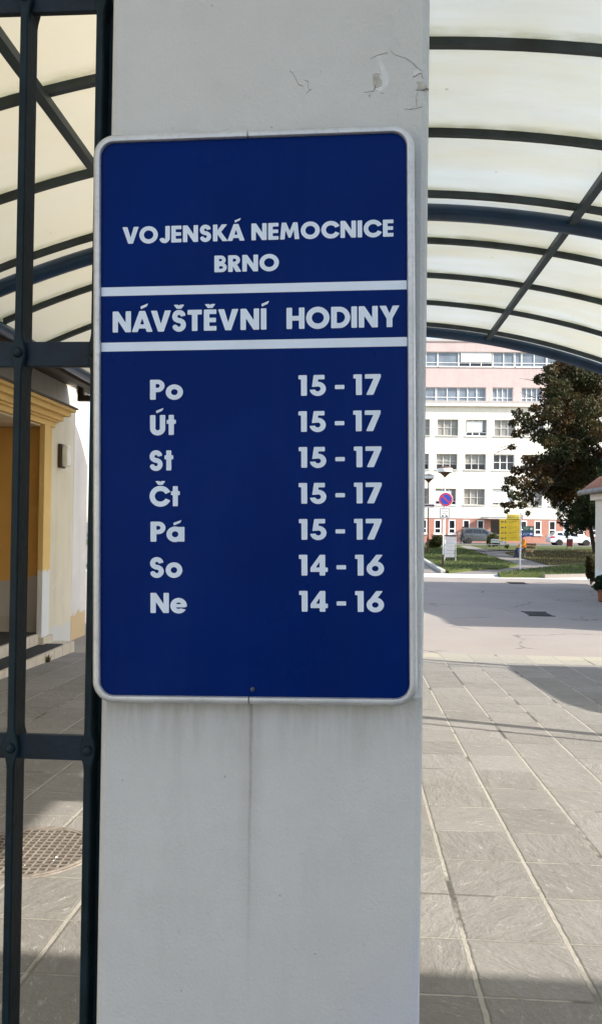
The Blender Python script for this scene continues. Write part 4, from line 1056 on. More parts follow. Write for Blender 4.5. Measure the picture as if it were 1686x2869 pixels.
zt = lambda x, y: (1380 + x * .2066, 1000 + y * .2066)
def clump(px, py, rpx, Y, flat=.8, depth=1.6):
    p = at(px, py, Y); r = rpx * Y / F; return (p.x, Y, p.z, r, r * depth, r * flat)
def limb_tree(name, base, trunk_r, top, branches, label, group=None, kind='tree'):
    t = empty(name, base, 0, label, kind, group); mb = MB()
    b = Vector(base); tp = Vector(top)
    pts = [b + Vector((0, 0, -.3))] + [b.lerp(tp, k / 6) + Vector((rng.uniform(-.12, .12), rng.uniform(-.12, .12), 0)) * (1 if 0 < k < 6 else 0) for k in range(7)]
    mb.tube(pts, [trunk_r * (1.25 if i == 0 else 1 - .11 * i) for i in range(len(pts))], 10); mb.build('trunk', M['bark'], t, smooth=True)
    for e, s_ in branches:
        e = Vector(e); st = b.lerp(tp, s_); mid = st.lerp(e, .5) + Vector((rng.uniform(-.4, .4), rng.uniform(-.4, .4), .15 * (e - st).length))
        q1 = st.lerp(mid, .5) + Vector((0, 0, .1)); q2 = mid.lerp(e, .5)
        r_ = trunk_r * .38; mb = MB(); mb.tube([st, q1, mid, q2, e], [r_, r_ * .75, r_ * .5, r_ * .28, r_ * .08], 7)
        for k in range(5):
            s0 = mid.lerp(e, k / 5); v = Vector((rng.uniform(-1, 1), rng.uniform(-1, 1), rng.uniform(-.5, .8))).normalized() * (e - st).length * .22
            mb.tube([s0, s0 + v * .5, s0 + v], [r_ * .22, r_ * .13, r_ * .04], 5)
        mb.build('limb', M['bark'], t, smooth=True)
    return t
YT = 48.0
br = [(640, 300, 110), (780, 180, 130), (950, 130, 160), (760, 300, 80), (900, 420, 190), (1150, 300, 260), (1400, 350, 250), (760, 520, 70), (820, 640, 130), (560, 700, 90), (330, 760, 90), (280, 900, 80), (420, 830, 120), (330, 1040, 100), (260, 1220, 60), (480, 960, 130), (620, 860, 150), (640, 1080, 150), (800, 760, 150), (900, 900, 140), (1050, 640, 220), (1250, 700, 220), (1450, 700, 200), (780, 1160, 140), (930, 1100, 110), (1100, 1000, 130), (1300, 950, 180), (1450, 1050, 170), (1060, 1200, 150), (1250, 1180, 130), (470, 1400, 100), (640, 1390, 130), (850, 1330, 160), (330, 1540, 110), (520, 1540, 150), (720, 1550, 150), (900, 1500, 130), (250, 1680, 110), (400, 1720, 140), (560, 1760, 130), (170, 1780, 70), (720, 1690, 100), (300, 1880, 110), (470, 1900, 120), (250, 2010, 80), (400, 2010, 80), (560, 1990, 60), (150, 2010, 60), (480, 2120, 50), (180, 2090, 45), (1000, 1330, 130), (1200, 1330, 110), (1420, 1300, 130)]
cl = []
for x, y, r_ in br:
    cl.append(clump(*zt(x, y), r_ * .2066 * .95, YT + rng.uniform(-2.2, 2.2), .75, 1.4))
for i in range(60):       # the rest of the crown, beyond the frame and behind
    a = rng.uniform(0, 6.28); h = rng.uniform(.0, 1)
    cl.append((17.5 + math.cos(a) * 6.0 * math.sqrt(1 - (h - .35) ** 2 * 1.3) + 1.5, YT + 4 + math.sin(a) * 5.0, 3.6 + h * 9.4, 1.5, 1.5, 1.1))
tb = (17.2, YT + 4, ZF)
brs = []
for j in range(0, len(br), 4):
    q = at(*zt(*br[j][:2]), YT); brs.append(((q.x, YT, q.z), rng.uniform(.35, .8)))
brown = limb_tree('broad_tree', tb, .32, (17.6, YT + 4, 10.5), brs, 'large broad tree with brown turning leaves reaching over the lawn towards the white block')
leafmesh('crown', cl, 120000, .108, M['leafbrown'], brown, .62)
# bare twigs sticking out on the left
mb = MB()
for a, b, c_ in (((240, 1230), (100, 1280), (-150, 1320)), ((260, 1200), (120, 1230), (-60, 1190)), ((200, 1250), (60, 1300), (-90, 1370)), ((560, 560), (450, 510), (360, 480)), ((580, 560), (470, 540), (420, 560))):
    P = [at(*zt(*q), YT) for q in (a, b, c_)]; mb.tube([P[0], P[0].lerp(P[1], .5) + Vector((0, 0, .05)), P[1], P[2]], [.022, .018, .014, .007], 5)
mb.build('twig', M['bark'], brown)
# dark drooping evergreen in front of the car park
YE_ = 56.0
ge = [(1100, 1450, 90), (1250, 1500, 120), (1400, 1480, 120), (1150, 1620, 140), (1000, 1700, 110), (1300, 1660, 160), (1450, 1650, 150), (900, 1760, 90), (850, 1850, 90), (1000, 1850, 130), (1200, 1850, 170), (1400, 1850, 160), (800, 1900, 70), (900, 1980, 110), (1050, 2050, 140), (1250, 2050, 160), (1420, 2050, 130), (830, 2010, 60), (930, 2120, 90), (1100, 2180, 120), (1250, 2200, 120), (1380, 2200, 100), (970, 2250, 80), (1080, 2300, 100), (1200, 2290, 80), (1320, 2270, 60), (1020, 2370, 55), (1100, 2380, 60), (1000, 2430, 30), (1140, 2420, 25), (900, 2220, 45)]
cl = [clump(*zt(x, y), r_ * .2066 * .92, YE_ + rng.uniform(-1.6, 1.6), 1.0, 1.5) for x, y, r_ in ge]
for i in range(40): cl.append((17.5 + rng.uniform(-1, 5), YE_ + rng.uniform(-1, 5), rng.uniform(1.4, 6), 1.1, 1.1, 1.1))
ever = limb_tree('drooping_evergreen', (at(*zt(1120, 2420), YE_).x + 1.62, YE_ + .8, ZF), .20, (at(*zt(1250, 1500), YE_).x, YE_ + .5, 5.4), [((c_[0], c_[1], c_[2]), .5) for c_ in cl[3:28:5]], 'dark green drooping tree hanging low over the white hatchback and the red bin')
leafmesh('crown', cl, 85000, .10, M['leafgreen'], ever, .38)
cl = [clump(*zt(x, y), r_ * .2066, YE_ - 2.0, 1.0, 1) for x, y, r_ in ((1180, 1480, 55), (1260, 1520, 50), (1130, 1540, 40), (1380, 1540, 40), (1240, 1430, 40))]
o = leafmesh('bright_foliage', cl, 700, .13, M['leafbright'], ever, .45)  # a few brighter green sprays in the dark crown
# trees to the right and left outside the frame whose shade falls on the lawns
def round_tree(name, x, y, h, r_, mat, n, size, label, group=None):
    t = limb_tree(name, (x, y, ZF), .22, (x + .2, y, ZF + h * .7), [((x + r_ * .7 * math.cos(a), y + r_ * .7 * math.sin(a), ZF + h * .6 + rng.uniform(-.5, 1)), .6) for a in (0, 1.3, 2.5, 3.8, 5.1)], label, group)
    c_ = []
    for i in range(26):
        a = rng.uniform(0, 6.28); u = rng.uniform(-1, 1); q = r_ * math.sqrt(max(0, 1 - u * u)) * rng.uniform(.35, .85)
        c_.append((x + math.cos(a) * q, y + math.sin(a) * q, ZF + h * .62 + u * h * .32, r_ * .36, r_ * .36, r_ * .3))
    leafmesh('crown', c_, n, size, mat, t); return t
round_tree('round_tree', 27, 37, 10, 4.2, M['leafgreen'], 6000, .26, 'leafy round tree behind the tiled guardhouse')
round_tree('round_tree', 37, 60, 12, 5, M['leafgreen'], 6000, .30, 'leafy round tree beside the car park, right of the white hatchback')
round_tree('young_tree', at(1168, 1500, 60).x - 1.0, 60, 5.0, 1.6, M['leafbright'], 2600, .13, 'light green young tree behind the left lamp, half hidden by the pillar')
for q, (x_, y_, h_, r_, lab) in enumerate(((17.6, 31, 9, 3.0, 'leafy round tree beyond the tiled guardhouse roof, nearest the road'), (19.5, 38.5, 9.5, 3.2, 'leafy round tree on the right between road and brown broad tree'), (30, 33, 12, 4.2, 'tall leafy round tree farther right of the guardhouse'), (25, 45, 10, 3.2, 'leafy round tree right of the brown broad tree'))):
    round_tree('round_tree', x_, y_, h_, r_, M['leafgreen'], 5000, .26, lab)
lt = round_tree('young_tree', -6.6, 30, 5.6, 2.0, M['leafbrown'], 3500, .14, 'brown leaved young tree beyond the ochre gatehouse')

def shrub(name, px, pyb, pyt, rpx, Y, mat, n, size, label, z0=ZF + .06):
    b = at(px, pyb, Y); h = (pyb - pyt) * Y / F; r_ = rpx * Y / F
    t = empty(name, (b.x, Y, z0), 0, label, 'shrub')
    c_ = [(b.x + rng.uniform(-.6, .6) * r_, Y + rng.uniform(-.5, .5) * r_, z0 + h * rng.uniform(.25, .85), r_ * .5, r_ * .5, h * .28) for i in range(12)]
    leafmesh('foliage', c_, n, size, mat, t)
    mb = MB()
    for k in range(5):
        e = c_[k]; mb.tube([(b.x, Y, z0 - .05), (b.x * .5 + e[0] * .5, Y * .5 + e[1] * .5, z0 + h * .3), (e[0], e[1], e[2])], [.03, .022, .008], 5)
    mb.build('stem', M['bark'], t); return t
shrub('shrub', 1216, 1526, 1490, 24, 64, M['leafshrub'], 2600, .085, 'reddish green shrub behind the left lamp post')
shrub('shrub', 1381, 1517, 1483, 20, 72, M['leafshrub'], 2600, .09, 'yellow green bush in front of the silver van bonnet')
shrub('seedling', 1420, 1529, 1517, 7, 66, M['leafbright'], 160, .09, 'small pale green plant on the lawn below the yellow signs')
shrub('columnar_shrub', 1655, 1628, 1552, 12, 26.5, M['leafolive'], 4200, .055, 'narrow dark olive shrub against the corner of the tiled guardhouse', ZF)
# evergreen in a clay pot
pp = onz(1690, 1686, ZF); potted = empty('potted_shrub', (pp.x, pp.y, ZF), 0, 'dark evergreen shrub in a rust brown pot at the right edge of the road', 'potted plant')
M['clay'] = simple('clay_pot', (.22, .075, .035), .8, 0, .25, 8)
mb = MB(); mb.lathe([(.10, 0), (.135, .02), (.155, .26), (.17, .27), (.17, .31), (.145, .31), (.13, .25)], (pp.x, pp.y, ZF), 20); mb.build('pot', M['clay'], potted, smooth=True)
c_ = [(pp.x + rng.uniform(-.18, .18), pp.y + rng.uniform(-.15, .15), ZF + .42 + rng.uniform(-.04, .16), .15, .15, .11) for i in range(9)]
leafmesh('foliage', c_, 1500, .04, M['leafpot'], potted)

# ------------------------------------------------------------------ street furniture
M['pole'] = simple('grey_pole', (.42, .41, .38), .5, .3, .2, 6)
M['polew'] = simple('white_pole', (.66, .65, .62), .5, .1, .12, 6)
M['rust'] = simple('rusty_pole', (.115, .060, .038), .8, .1, .35, 5)
M['lampshell'] = simple('lamp_shell', (.50, .46, .42), .5, 0, .15, 6)
M['lampglass'] = simple('lamp_opal', (.72, .70, .66), .35, 0, .08, 6)
def lamp_post(px, pyb, pyt, Y, rpx, mat, label, z0):
    b = at(px, pyb, Y); zt_ = at(px, pyt, Y).z; r_ = rpx * Y / F
    t = empty('street_lamp', (b.x, Y, z0), 0, label, 'street lamp', 'mushroom street lamps on the lawn')
    mb = MB(); mb.tube([(b.x, Y, z0 - .2), (b.x, Y, z0 + 1.0), (b.x, Y, z0 + 1.02), (b.x, Y, zt_ - .05)], [.075, .07, .042, .036], 12); mb.build('pole', mat, t, smooth=True)
    mb = MB(); mb.lathe([(.045, -.12), (.07, -.07), (.13, -.01), (r_ * .62, .09), (r_ * .98, .15)], (b.x, Y, zt_), 28); mb.build('lamp_shade', M['rust'], t, smooth=True)
    mb = MB(); mb.lathe([(r_ * .99, .151), (r_, .17), (r_, .33), (r_ * .97, .35)], (b.x, Y, zt_), 28); mb.build('diffuser', M['lampglass'], t, smooth=True)
    mb = MB(); mb.lathe([(r_ * .98, .351), (r_ * .90, .40), (r_ * .5, .44), (.03, .45), (.025, .52)], (b.x, Y, zt_), 28); mb.build('lid', M['rust'], t, smooth=True)
    return t
lamp_post(1243.5, 1560, 1331, 42, 20.5, M['polew'], 'mushroom street lamp behind the round no parking sign', ZL)
l2_ = lamp_post(1197.5, 1552, 1348, 52, 15, M['rust'], 'mushroom street lamp with rusty pole beside the pillar', ZL)
# red and white plate on the rusty lamp
pb = at(1197, 1417, 51.9); sB = 51.9 / F
plate = empty('lamp_plate', (pb.x, 51.85, pb.z), 0, 'white plate with a dark red band fixed to the rusty lamp pole', 'sign')
mb = MB(); mb.box(pb.x - .55, pb.x + .43, 51.86, 51.90, pb.z - 5.5 * sB, pb.z + 5.5 * sB); mb.build('panel', M['white'], plate)
M['darkred'] = simple('dark_red_paint', (.17, .018, .02), .5, 0, .15, 6)
mb = MB(); mb.box(pb.x - .549, pb.x + .429, 51.85, 51.859, pb.z - 1.2 * sB, pb.z + 2.4 * sB); mb.build('band', M['darkred'], plate)

# no parking sign
YN_ = onz(1240, 1586, ZL).y; sN = YN_ / F
M['red'] = simple('sign_red', (.42, .025, .05), .4, 0, .05, 5); M['blue'] = simple('sign_blue', (.012, .05, .34), .4, 0, .05, 5)
M['ink'] = simple('printed_ink', (.05, .05, .055), .6, 0, .1, 5)
npb = at(1240, 1586, YN_); nps = empty('no_parking_sign', (npb.x, YN_, ZL), 0, 'round red and blue no parking sign with a white plate below on a slim post', 'road sign')
ct = at(1247.5, 1399.5, YN_); rr = 18.9 * sN
mb = MB(); mb.tube([(npb.x, YN_, ZL - .3), (npb.x, YN_, ct.z + .1)], .032, 12); mb.build('post', M['polew'], nps, smooth=True)
mb = MB(); mb.tube([(npb.x, YN_, ZL - .02), (npb.x, YN_, ZL + .05), (npb.x, YN_, ZL + .5)], [.05, .048, .040], 12); mb.build('socket', M['rust'], nps, smooth=True)
def disc(r0, r1, y, z0=0):
    mb = MB(); n = 40
    P0 = [(ct.x + r1 * math.cos(2 * math.pi * i / n), y, ct.z + r1 * math.sin(2 * math.pi * i / n)) for i in range(n)]
    if r0 <= 0: mb.add(P0, [tuple(range(n))])
    else:
        P1_ = [(ct.x + r0 * math.cos(2 * math.pi * i / n), y, ct.z + r0 * math.sin(2 * math.pi * i / n)) for i in range(n)]
        mb.add(P0 + P1_, [(i, (i + 1) % n, n + (i + 1) % n, n + i) for i in range(n)])
    return mb
mb = MB(); mb.lathe([(rr, .0), (rr * 1.04, .004), (rr * 1.04, .025), (rr, .03)], (ct.x, YN_ - .075, ct.z), 40, 'Y'); mb.build('disc', M['white'], nps)
disc(0, rr * .74, YN_ - .078).build('blue_field', M['blue'], nps); disc(rr * .745, rr * .99, YN_ - .0785).build('red_ring', M['red'], nps)
mb = MB(); a_ = R(-42); dx_, dz_ = math.cos(a_), math.sin(a_); q = rr * .735; w = rr * .115
mb.add([(ct.x - dx_ * q - dz_ * w, YN_ - .0795, ct.z - dz_ * q + dx_ * w), (ct.x - dx_ * q + dz_ * w, YN_ - .0795, ct.z - dz_ * q - dx_ * w), (ct.x + dx_ * q + dz_ * w, YN_ - .0795, ct.z + dz_ * q - dx_ * w), (ct.x + dx_ * q - dz_ * w, YN_ - .0795, ct.z + dz_ * q + dx_ * w)], [(0, 1, 2, 3)])
mb.build('red_bar', M['red'], nps)
c2 = at(1244.5, 1437.5, YN_); hw, hh = 14.2 * sN, 14.5 * sN
mb = MB(); mb.box(c2.x - hw, c2.x + hw, YN_ - .06, YN_ - .045, c2.z - hh, c2.z + hh); pl_ = mb.build('supplementary_plate', M['white'], nps, bevel=.01)
mb = MB(); t = .022
for a in ((c2.x - hw + .02, c2.x + hw - .02, c2.z + hh - .02 - t, c2.z + hh - .02), (c2.x - hw + .02, c2.x + hw - .02, c2.z - hh + .02, c2.z - hh + .02 + t), (c2.x - hw + .02, c2.x - hw + .02 + t, c2.z - hh + .0205 + t, c2.z + hh - .0205 - t), (c2.x + hw - .02 - t, c2.x + hw - .02, c2.z - hh + .0205 + t, c2.z + hh - .0205 - t)): mb.box(a[0], a[1], YN_ - .063, YN_ - .0601, a[2], a[3])
def smudge(mb, x0, x1, y, z, h, n=9):
    """a line of print too small to read: short uneven dashes"""
    w = (x1 - x0) / n
    for i in range(n):
        if rng.uniform() < .1: continue
        mb.box(x0 + i * w, x0 + (i + rng.uniform(.45, .8)) * w, y - .003, y - .0002, z, z + h * rng.uniform(.7, 1))
for k, (a, b) in enumerate(((-.7, .7), (-.72, .74), (-.5, .5))): smudge(mb, c2.x + hw * a, c2.x + hw * b, YN_ - .06, c2.z + hh * (.55 - .36 * k), .03, 10)
for a in (-.62, .1):    # tow truck and car pictograms
    mb.prism([(c2.x + hw * (a + p[0]), c2.z - hh * .62 + p[1]) for p in ((0, 0), (.12 * 1, .055), (.22, .06), (.34, .03), (.5, .03), (.5, -.02), (.0, -.02))], lambda u, v: (u, YN_ - .063, v), lambda u, v: (u, YN_ - .0602, v))
mb.build('print', M['ink'], pl_)

# grey directory board on a post
YD = 40.0; sD = YD / F
dtop, dbot = at(1261, 1503, YD), at(1260, 1562, YD)
M['dirgrey'] = simple('board_grey', (.36, .36, .40), .5, 0, .08, 3)
dr = empty('directory_board', (dbot.x, YD, ZL), 0, 'grey directory board of stacked plates leaning under a dark rail beside the no parking post', 'notice board')
for k in range(6):
    z1 = dtop.z - (dtop.z - dbot.z) * k / 6; z0 = dtop.z - (dtop.z - dbot.z) * (k + 1) / 6 + .015; xo = .02 * (k % 2) - .012 * k
    mb = MB(); mb.add([(dtop.x - .26 + xo, YD, z0), (dtop.x + .24 + xo, YD, z0 - .0), (dtop.x + .26 + xo, YD, z1), (dtop.x - .24 + xo, YD, z1), (dtop.x - .26 + xo, YD + .02, z0), (dtop.x + .24 + xo, YD + .02, z0), (dtop.x + .26 + xo, YD + .02, z1), (dtop.x - .24 + xo, YD + .02, z1)], [(0, 1, 2, 3), (4, 7, 6, 5), (0, 4, 5, 1), (1, 5, 6, 2), (2, 6, 7, 3), (3, 7, 4, 0)])
    pn = mb.build('plate', M['dirgrey'], dr); mb = MB(); smudge(mb, dtop.x - .17, dtop.x + .17, YD, (z0 + z1) / 2, .03, 8); mb.build('print', M['pole'], pn)
mb = MB(); mb.box(dtop.x - .33, dtop.x + .30, YD - .02, YD + .05, dtop.z + .01, dtop.z + .07); mb.build('rail', M['brownsteel'], dr)
for sx_ in (-.29, .27):
    mb = MB(); mb.tube([(dtop.x + sx_, YD + .03, ZL - .2), (dtop.x + sx_, YD + .03, dtop.z + .02)], .02, 8); mb.build('leg', M['pole'], dr)

# yellow wayfinding signpost
YY = onz(1455, 1594, ZL).y; sY = YY / F
M['yellow'] = simple('sign_yellow', (.62, .42, .012), .45, 0, .07, 4); M['yellow2'] = simple('pale_yellow_sign', (.72, .54, .08), .45, 0, .05, 4)
M['green'] = simple('sign_green', (.012, .085, .055), .45, 0, .1, 4); M['sblue'] = simple('wayfinding_blue', (.012, .055, .20), .45, 0, .1, 4)
M['peach'] = simple('peach_sign', (.72, .42, .24), .5, 0, .1, 4)
wb = at(1455.5, 1594, YY); way = empty('wayfinding_signpost', (wb.x, YY, ZL), 0, 'white post with stacked yellow arrow signs, green and blue plates on its right', 'signpost')
mb = MB(); mb.tube([(wb.x, YY, ZL - .3), (wb.x + .02, YY, at(1456.5, 1437, YY).z)], .034, 12); mb.build('post', M['polew'], way, smooth=True)
zs2 = lambda x, y: (1400 + x * .1931, 1430 + y * .1931)
def wplate(x0, x1, y0, y1, mat, kind, yo=-.05):
    a, b = at(*zs2(x0, y1), YY + yo), at(*zs2(x1, y0), YY + yo)
    mb = MB(); mb.box(a.x, b.x, YY + yo, YY + yo + .012, a.z, b.z); o = mb.build('sign_panel', mat, way); h = b.z - a.z; w = b.x - a.x; y = YY + yo - .0006
    mb = MB()
    if kind == 'y':
        f = lambda u, v: (a.x + w * (.07 + .28 * u), y, a.z + h * (.30 + .42 * v)); write(mb, '⇐A', f, .25)
        smudge(mb, a.x + w * .45, a.x + w * .88, y, a.z + h * .56, h * .10, 8); smudge(mb, a.x + w * .45, a.x + w * .70, y, a.z + h * .30, h * .08, 6)
    elif kind == 's':
        f = lambda u, v: (a.x + w * (.08 + .26 * u), y, a.z + h * (.28 + .42 * v)); write(mb, '⇐A', f, .25); smudge(mb, a.x + w * .42, a.x + w * .85, y, a.z + h * .42, h * .12, 6)
    else:
        smudge(mb, a.x + w * .10, a.x + w * .62, y, a.z + h * .60, h * .12, 7); smudge(mb, a.x + w * .10, a.x + w * .48, y, a.z + h * .28, h * .12, 5)
        mb.box(a.x + w * .66, a.x + w * .90, y - .002, y - .0002, a.z + h * .3, a.z + h * .72)
    mb.build('print', M['ink'] if kind in 'ys' else M['polew'], o); return o
wplate(95, 283, 60, 132, M['yellow2'], 's')
for y0, y1 in ((126, 204), (208, 288), (291, 362), (365, 442)): wplate(-10, 280, y0, y1, M['yellow'], 'y')
wplate(330, 488, 230, 306, M['green'], 'g', -.02); wplate(312, 488, 308, 378, M['sblue'], 'g', -.02)
wplate(296, 335, 62, 130, M['peach'], 'g', -.02)

# red litter bin on two posts
YBn = onz(1593, 1539, ZF + .06).y; sB2 = YBn / F
pb = at(1594.5, 1524, YBn); bin_ = empty('litter_bin', (pb.x, YBn, ZF + .06), 0, 'dark red litter bin on a white post in front of the white hatchback', 'litter bin')
mb = MB(); hw = 6.6 * sB2; zt_ = at(1594, 1510, YBn).z; zb_ = at(1594, 1531, YBn).z
mb.box(pb.x - hw, pb.x + hw, YBn - .17, YBn + .17, zb_, zt_); mb.build('bucket', M['darkred'], bin_, bevel=.03)
mb = MB(); mb.box(pb.x - hw - .02, pb.x + hw + .02, YBn - .2, YBn + .2, zt_ + .03, zt_ + .07); mb.build('lid', M['white'], bin_)
for xo in (-hw - .02, hw + .05):
    mb = MB(); mb.tube([(pb.x + xo, YBn, ZF), (pb.x + xo, YBn, zt_ + .03)], .03, 8); mb.build('post', M['polew'] if xo > 0 else M['rust'], bin_)

# park benches: slats on bent tube frames
M['slat'] = simple('weathered_white_slat', (.60, .58, .50), .7, 0, .15, 5); M['slatbrown'] = simple('brown_slat', (.20, .085, .03), .7, 0, .25, 5); M['benchsteel'] = simple('bench_steel', (.20, .20, .18), .5, .3, .2, 5)
def bench(loc, rz, mat, label, W_=1.5):
    t = empty('park_bench', loc, rz, label, 'bench', 'park benches by the path')
    for k in range(3): mb = MB(); mb.box(-W_ / 2, W_ / 2, -.22 + .15 * k, -.10 + .15 * k, .42, .455); mb.build('seat_slat', mat, t, world=False)
    for k in range(2):
        mb = MB(); z = .58 + .17 * k; y = .30 + .05 * k
        mb.loft([[(x, y, z), (x, y + .03, z), (x, y + .07, z + .13), (x, y + .04, z + .13)] for x in (-W_ / 2, W_ / 2)]); mb.build('backrest_slat', mat, t, world=False)
    for x in (-W_ / 2 + .18, W_ / 2 - .18):
        mb = MB(); mb.tube([(x, -.30, 0), (x, -.24, .38), (x, -.1, .405), (x, .2, .40), (x, .29, .48), (x, .42, .92)], .022, 8); mb.build('frame', M['benchsteel'], t, world=False)
        mb = MB(); mb.tube([(x, .16, .39), (x, .30, .2), (x, .38, 0)], .02, 8); mb.build('leg', M['benchsteel'], t, world=False)
    return t
bw = onz(*za(590, 836), ZF + .01)
bench((bw.x + .3, bw.y, ZF + .012), R(-62), M['slat'], 'white slatted park bench on the path between the silver van and yellow signs', 2.0)
bs_ = onz(*za(840, 900), ZF + .01)
BN = Vector((bs_.x + .10, bs_.y + .3, ZF + .012)); BR = R(-70)
bench(BN, BR, M['slatbrown'], 'brown slatted park bench with the seated person in an orange jacket', 1.6)

# unseen board added to cast a shadow band behind the gate
hx0, hx1, hy = 2.5, 3.85, 3.2
hb = empty('shade_board', ((hx0 + hx1) / 2, hy, 2.4), 0, 'added unseen white board on two rods near the right eaves, casting shade', 'sign')
mb = MB(); mb.box(hx0, hx1, hy - .02, hy + .02, 2.42, 3.28); mb.build('panel', M['white'], hb, bevel=.004)
for x in (hx0 + .2, hx1 - .25): mb = MB(); mb.tube([(x, hy, 3.27), (x, hy, zarc(x, UP) + .01)], .012, 8); mb.build('rod', M['purlin'], hb)
# ------------------------------------------------------------------ people
def body_mat(name, bands, skin=(.42, .24, .17)):
    """clothing bands by height on one continuous body: [(z, colour)...] from the feet up"""
    m, t, bs = nt(name); c, x, y, z = coords(t); n = noise(t, 30, 4, .6, c)
    zz_ = mth(t, 'ADD', z, mth(t, 'MULTIPLY', mth(t, 'SUBTRACT', n, .5), .02)); col = None
    for z0, cc in bands:
        k = mix(t, n, tuple(q * .75 for q in cc), tuple(min(1, q * 1.25) for q in cc))
        col = k if col is None else mix(t, mth(t, 'GREATER_THAN', zz_, z0), col, k)
    setc(t, bs, col); bs.inputs['Roughness'].default_value = .85; return m
def figure(name, loc, rz, J, bands, label, hair):
    t = empty(name, loc, rz, label, 'person')
    names = list(J); V_ = [Vector(J[k][0]) for k in names]; rad = [J[k][1] for k in names]; ix = {k: i for i, k in enumerate(names)}
    E = [(ix[J[k][2]], ix[k]) for k in names if J[k][2]]
    for sd in 'lr':        # five fingers from each hand
        h = V_[ix['hand_' + sd]]; w_ = V_[ix['wrist_' + sd]]; d = (h - w_).normalized(); s_ = d.cross(Vector((0, 1, 0)));  s_ = s_.normalized() if s_.length > .1 else Vector((1, 0, 0))
        for k in range(5):
            if k < 4: a = h + s_ * (.027 * (k - 1.5)) + d * .02; b = a + d * (.042 if k in (1, 2) else .034); c_ = b + d * .028 - s_.cross(d) * .014; r_ = .0085
            else: a = h - s_ * .042 - d * .01; b = a - s_ * .016 + d * .032; c_ = b + d * .022; r_ = .010
            i = len(V_); V_ += [a, b, c_]; rad += [r_ * 1.05, r_, r_ * .85]; E += [(ix['hand_' + sd], i), (i, i + 1), (i + 1, i + 2)]
    me = bpy.data.meshes.new('body'); me.from_pydata([tuple(v) for v in V_], E, []); o = bpy.data.objects.new('body', me); COL.objects.link(o); o.parent = t
    sk = o.modifiers.new('skin', 'SKIN'); sk.use_smooth_shade = True
    for i, r_ in enumerate(rad):
        sv = me.skin_vertices[0].data[i]; sv.radius = (r_, r_) if not isinstance(r_, tuple) else r_; sv.use_root = (i == ix['pelvis'])
    o.modifiers.new('sub', 'SUBSURF').levels = 1; o.modifiers['sub'].render_levels = 1
    me.materials.append(body_mat(name + '_clothes', bands))
    hd = V_[ix['head']]; face = J['face'] if False else None
    mb = MB(); mb.lathe([(.03, .125), (.075, .105), (.100, .06), (.104, .01), (.098, -.03)], (hd.x, hd.y + .012, hd.z), 14); mb.build('hair', simple(name + '_hair', hair, .8, 0, .3, 40), t, world=False)
    mb = MB(); mb.loft([[(hd.x - .012, hd.y - .095, hd.z - .035), (hd.x + .012, hd.y - .095, hd.z - .035), (hd.x, hd.y - .122, hd.z - .032)], [(hd.x - .006, hd.y - .092, hd.z + .02), (hd.x + .006, hd.y - .092, hd.z + .02), (hd.x, hd.y - .100, hd.z + .02)]]); mb.build('nose', o.data.materials[0], t, world=False)
    mb = MB()
    for sx_ in (-.034, .034): mb.lathe([(.002, -.003), (.010, 0), (.002, .004)], (hd.x + sx_, hd.y - .093, hd.z + .018), 8, 'Y')
    mb.box(hd.x - .024, hd.x + .024, hd.y - .097, hd.y - .088, hd.z - .066, hd.z - .058); mb.build('face_features', simple(name + '_features', (.10, .04, .035), .6, 0, 0), t, world=False)
    return t
def standing():
    J = {'pelvis': ((0, 0, .95), (.150, .115), None), 'waist': ((0, .0, 1.10), (.135, .10), 'pelvis'), 'chest': ((0, .01, 1.32), (.165, .115), 'waist'), 'collar': ((0, .01, 1.46), (.09, .075), 'chest'), 'neck': ((0, 0, 1.52), .056, 'collar'), 'jaw': ((0, -.012, 1.59), (.068, .075), 'neck'), 'head': ((0, 0, 1.67), (.080, .096), 'jaw'), 'crown': ((0, .006, 1.745), (.060, .07), 'head')}
    for sd, s_, st in (('l', 1, .26), ('r', -1, -.24)):
        J['hip_' + sd] = ((.095 * s_, 0, .90), .098, 'pelvis'); J['knee_' + sd] = ((.10 * s_, -st * .55 - .03, .50), .066, 'hip_' + sd); J['calf_' + sd] = ((.10 * s_, -st * .72, .34), .060, 'knee_' + sd); J['ankle_' + sd] = ((.10 * s_, -st, .095), .043, 'calf_' + sd); J['toe_' + sd] = ((.105 * s_, -st - .15, .045), (.042, .034), 'ankle_' + sd)
        J['shoulder_' + sd] = ((.185 * s_, .01, 1.41), .066, 'chest'); J['elbow_' + sd] = ((.235 * s_, st * .45 + .03, 1.15), .047, 'shoulder_' + sd); J['wrist_' + sd] = ((.235 * s_, st * .62 - .05, .93), .031, 'elbow_' + sd); J['hand_' + sd] = ((.232 * s_, st * .66 - .07, .86), (.038, .022), 'wrist_' + sd)
    return J
wp_ = onz(1296, 1523.8, ZF + .07)
figure('person', (wp_.x, wp_.y, ZF + .066), R(200), standing(), [(0, (.015, .015, .018)), (.09, (.018, .020, .028)), (.95, (.026, .024, .030)), (1.49, (.36, .20, .14))], 'person in dark clothes walking on the path beside the silver van', (.03, .02, .015))
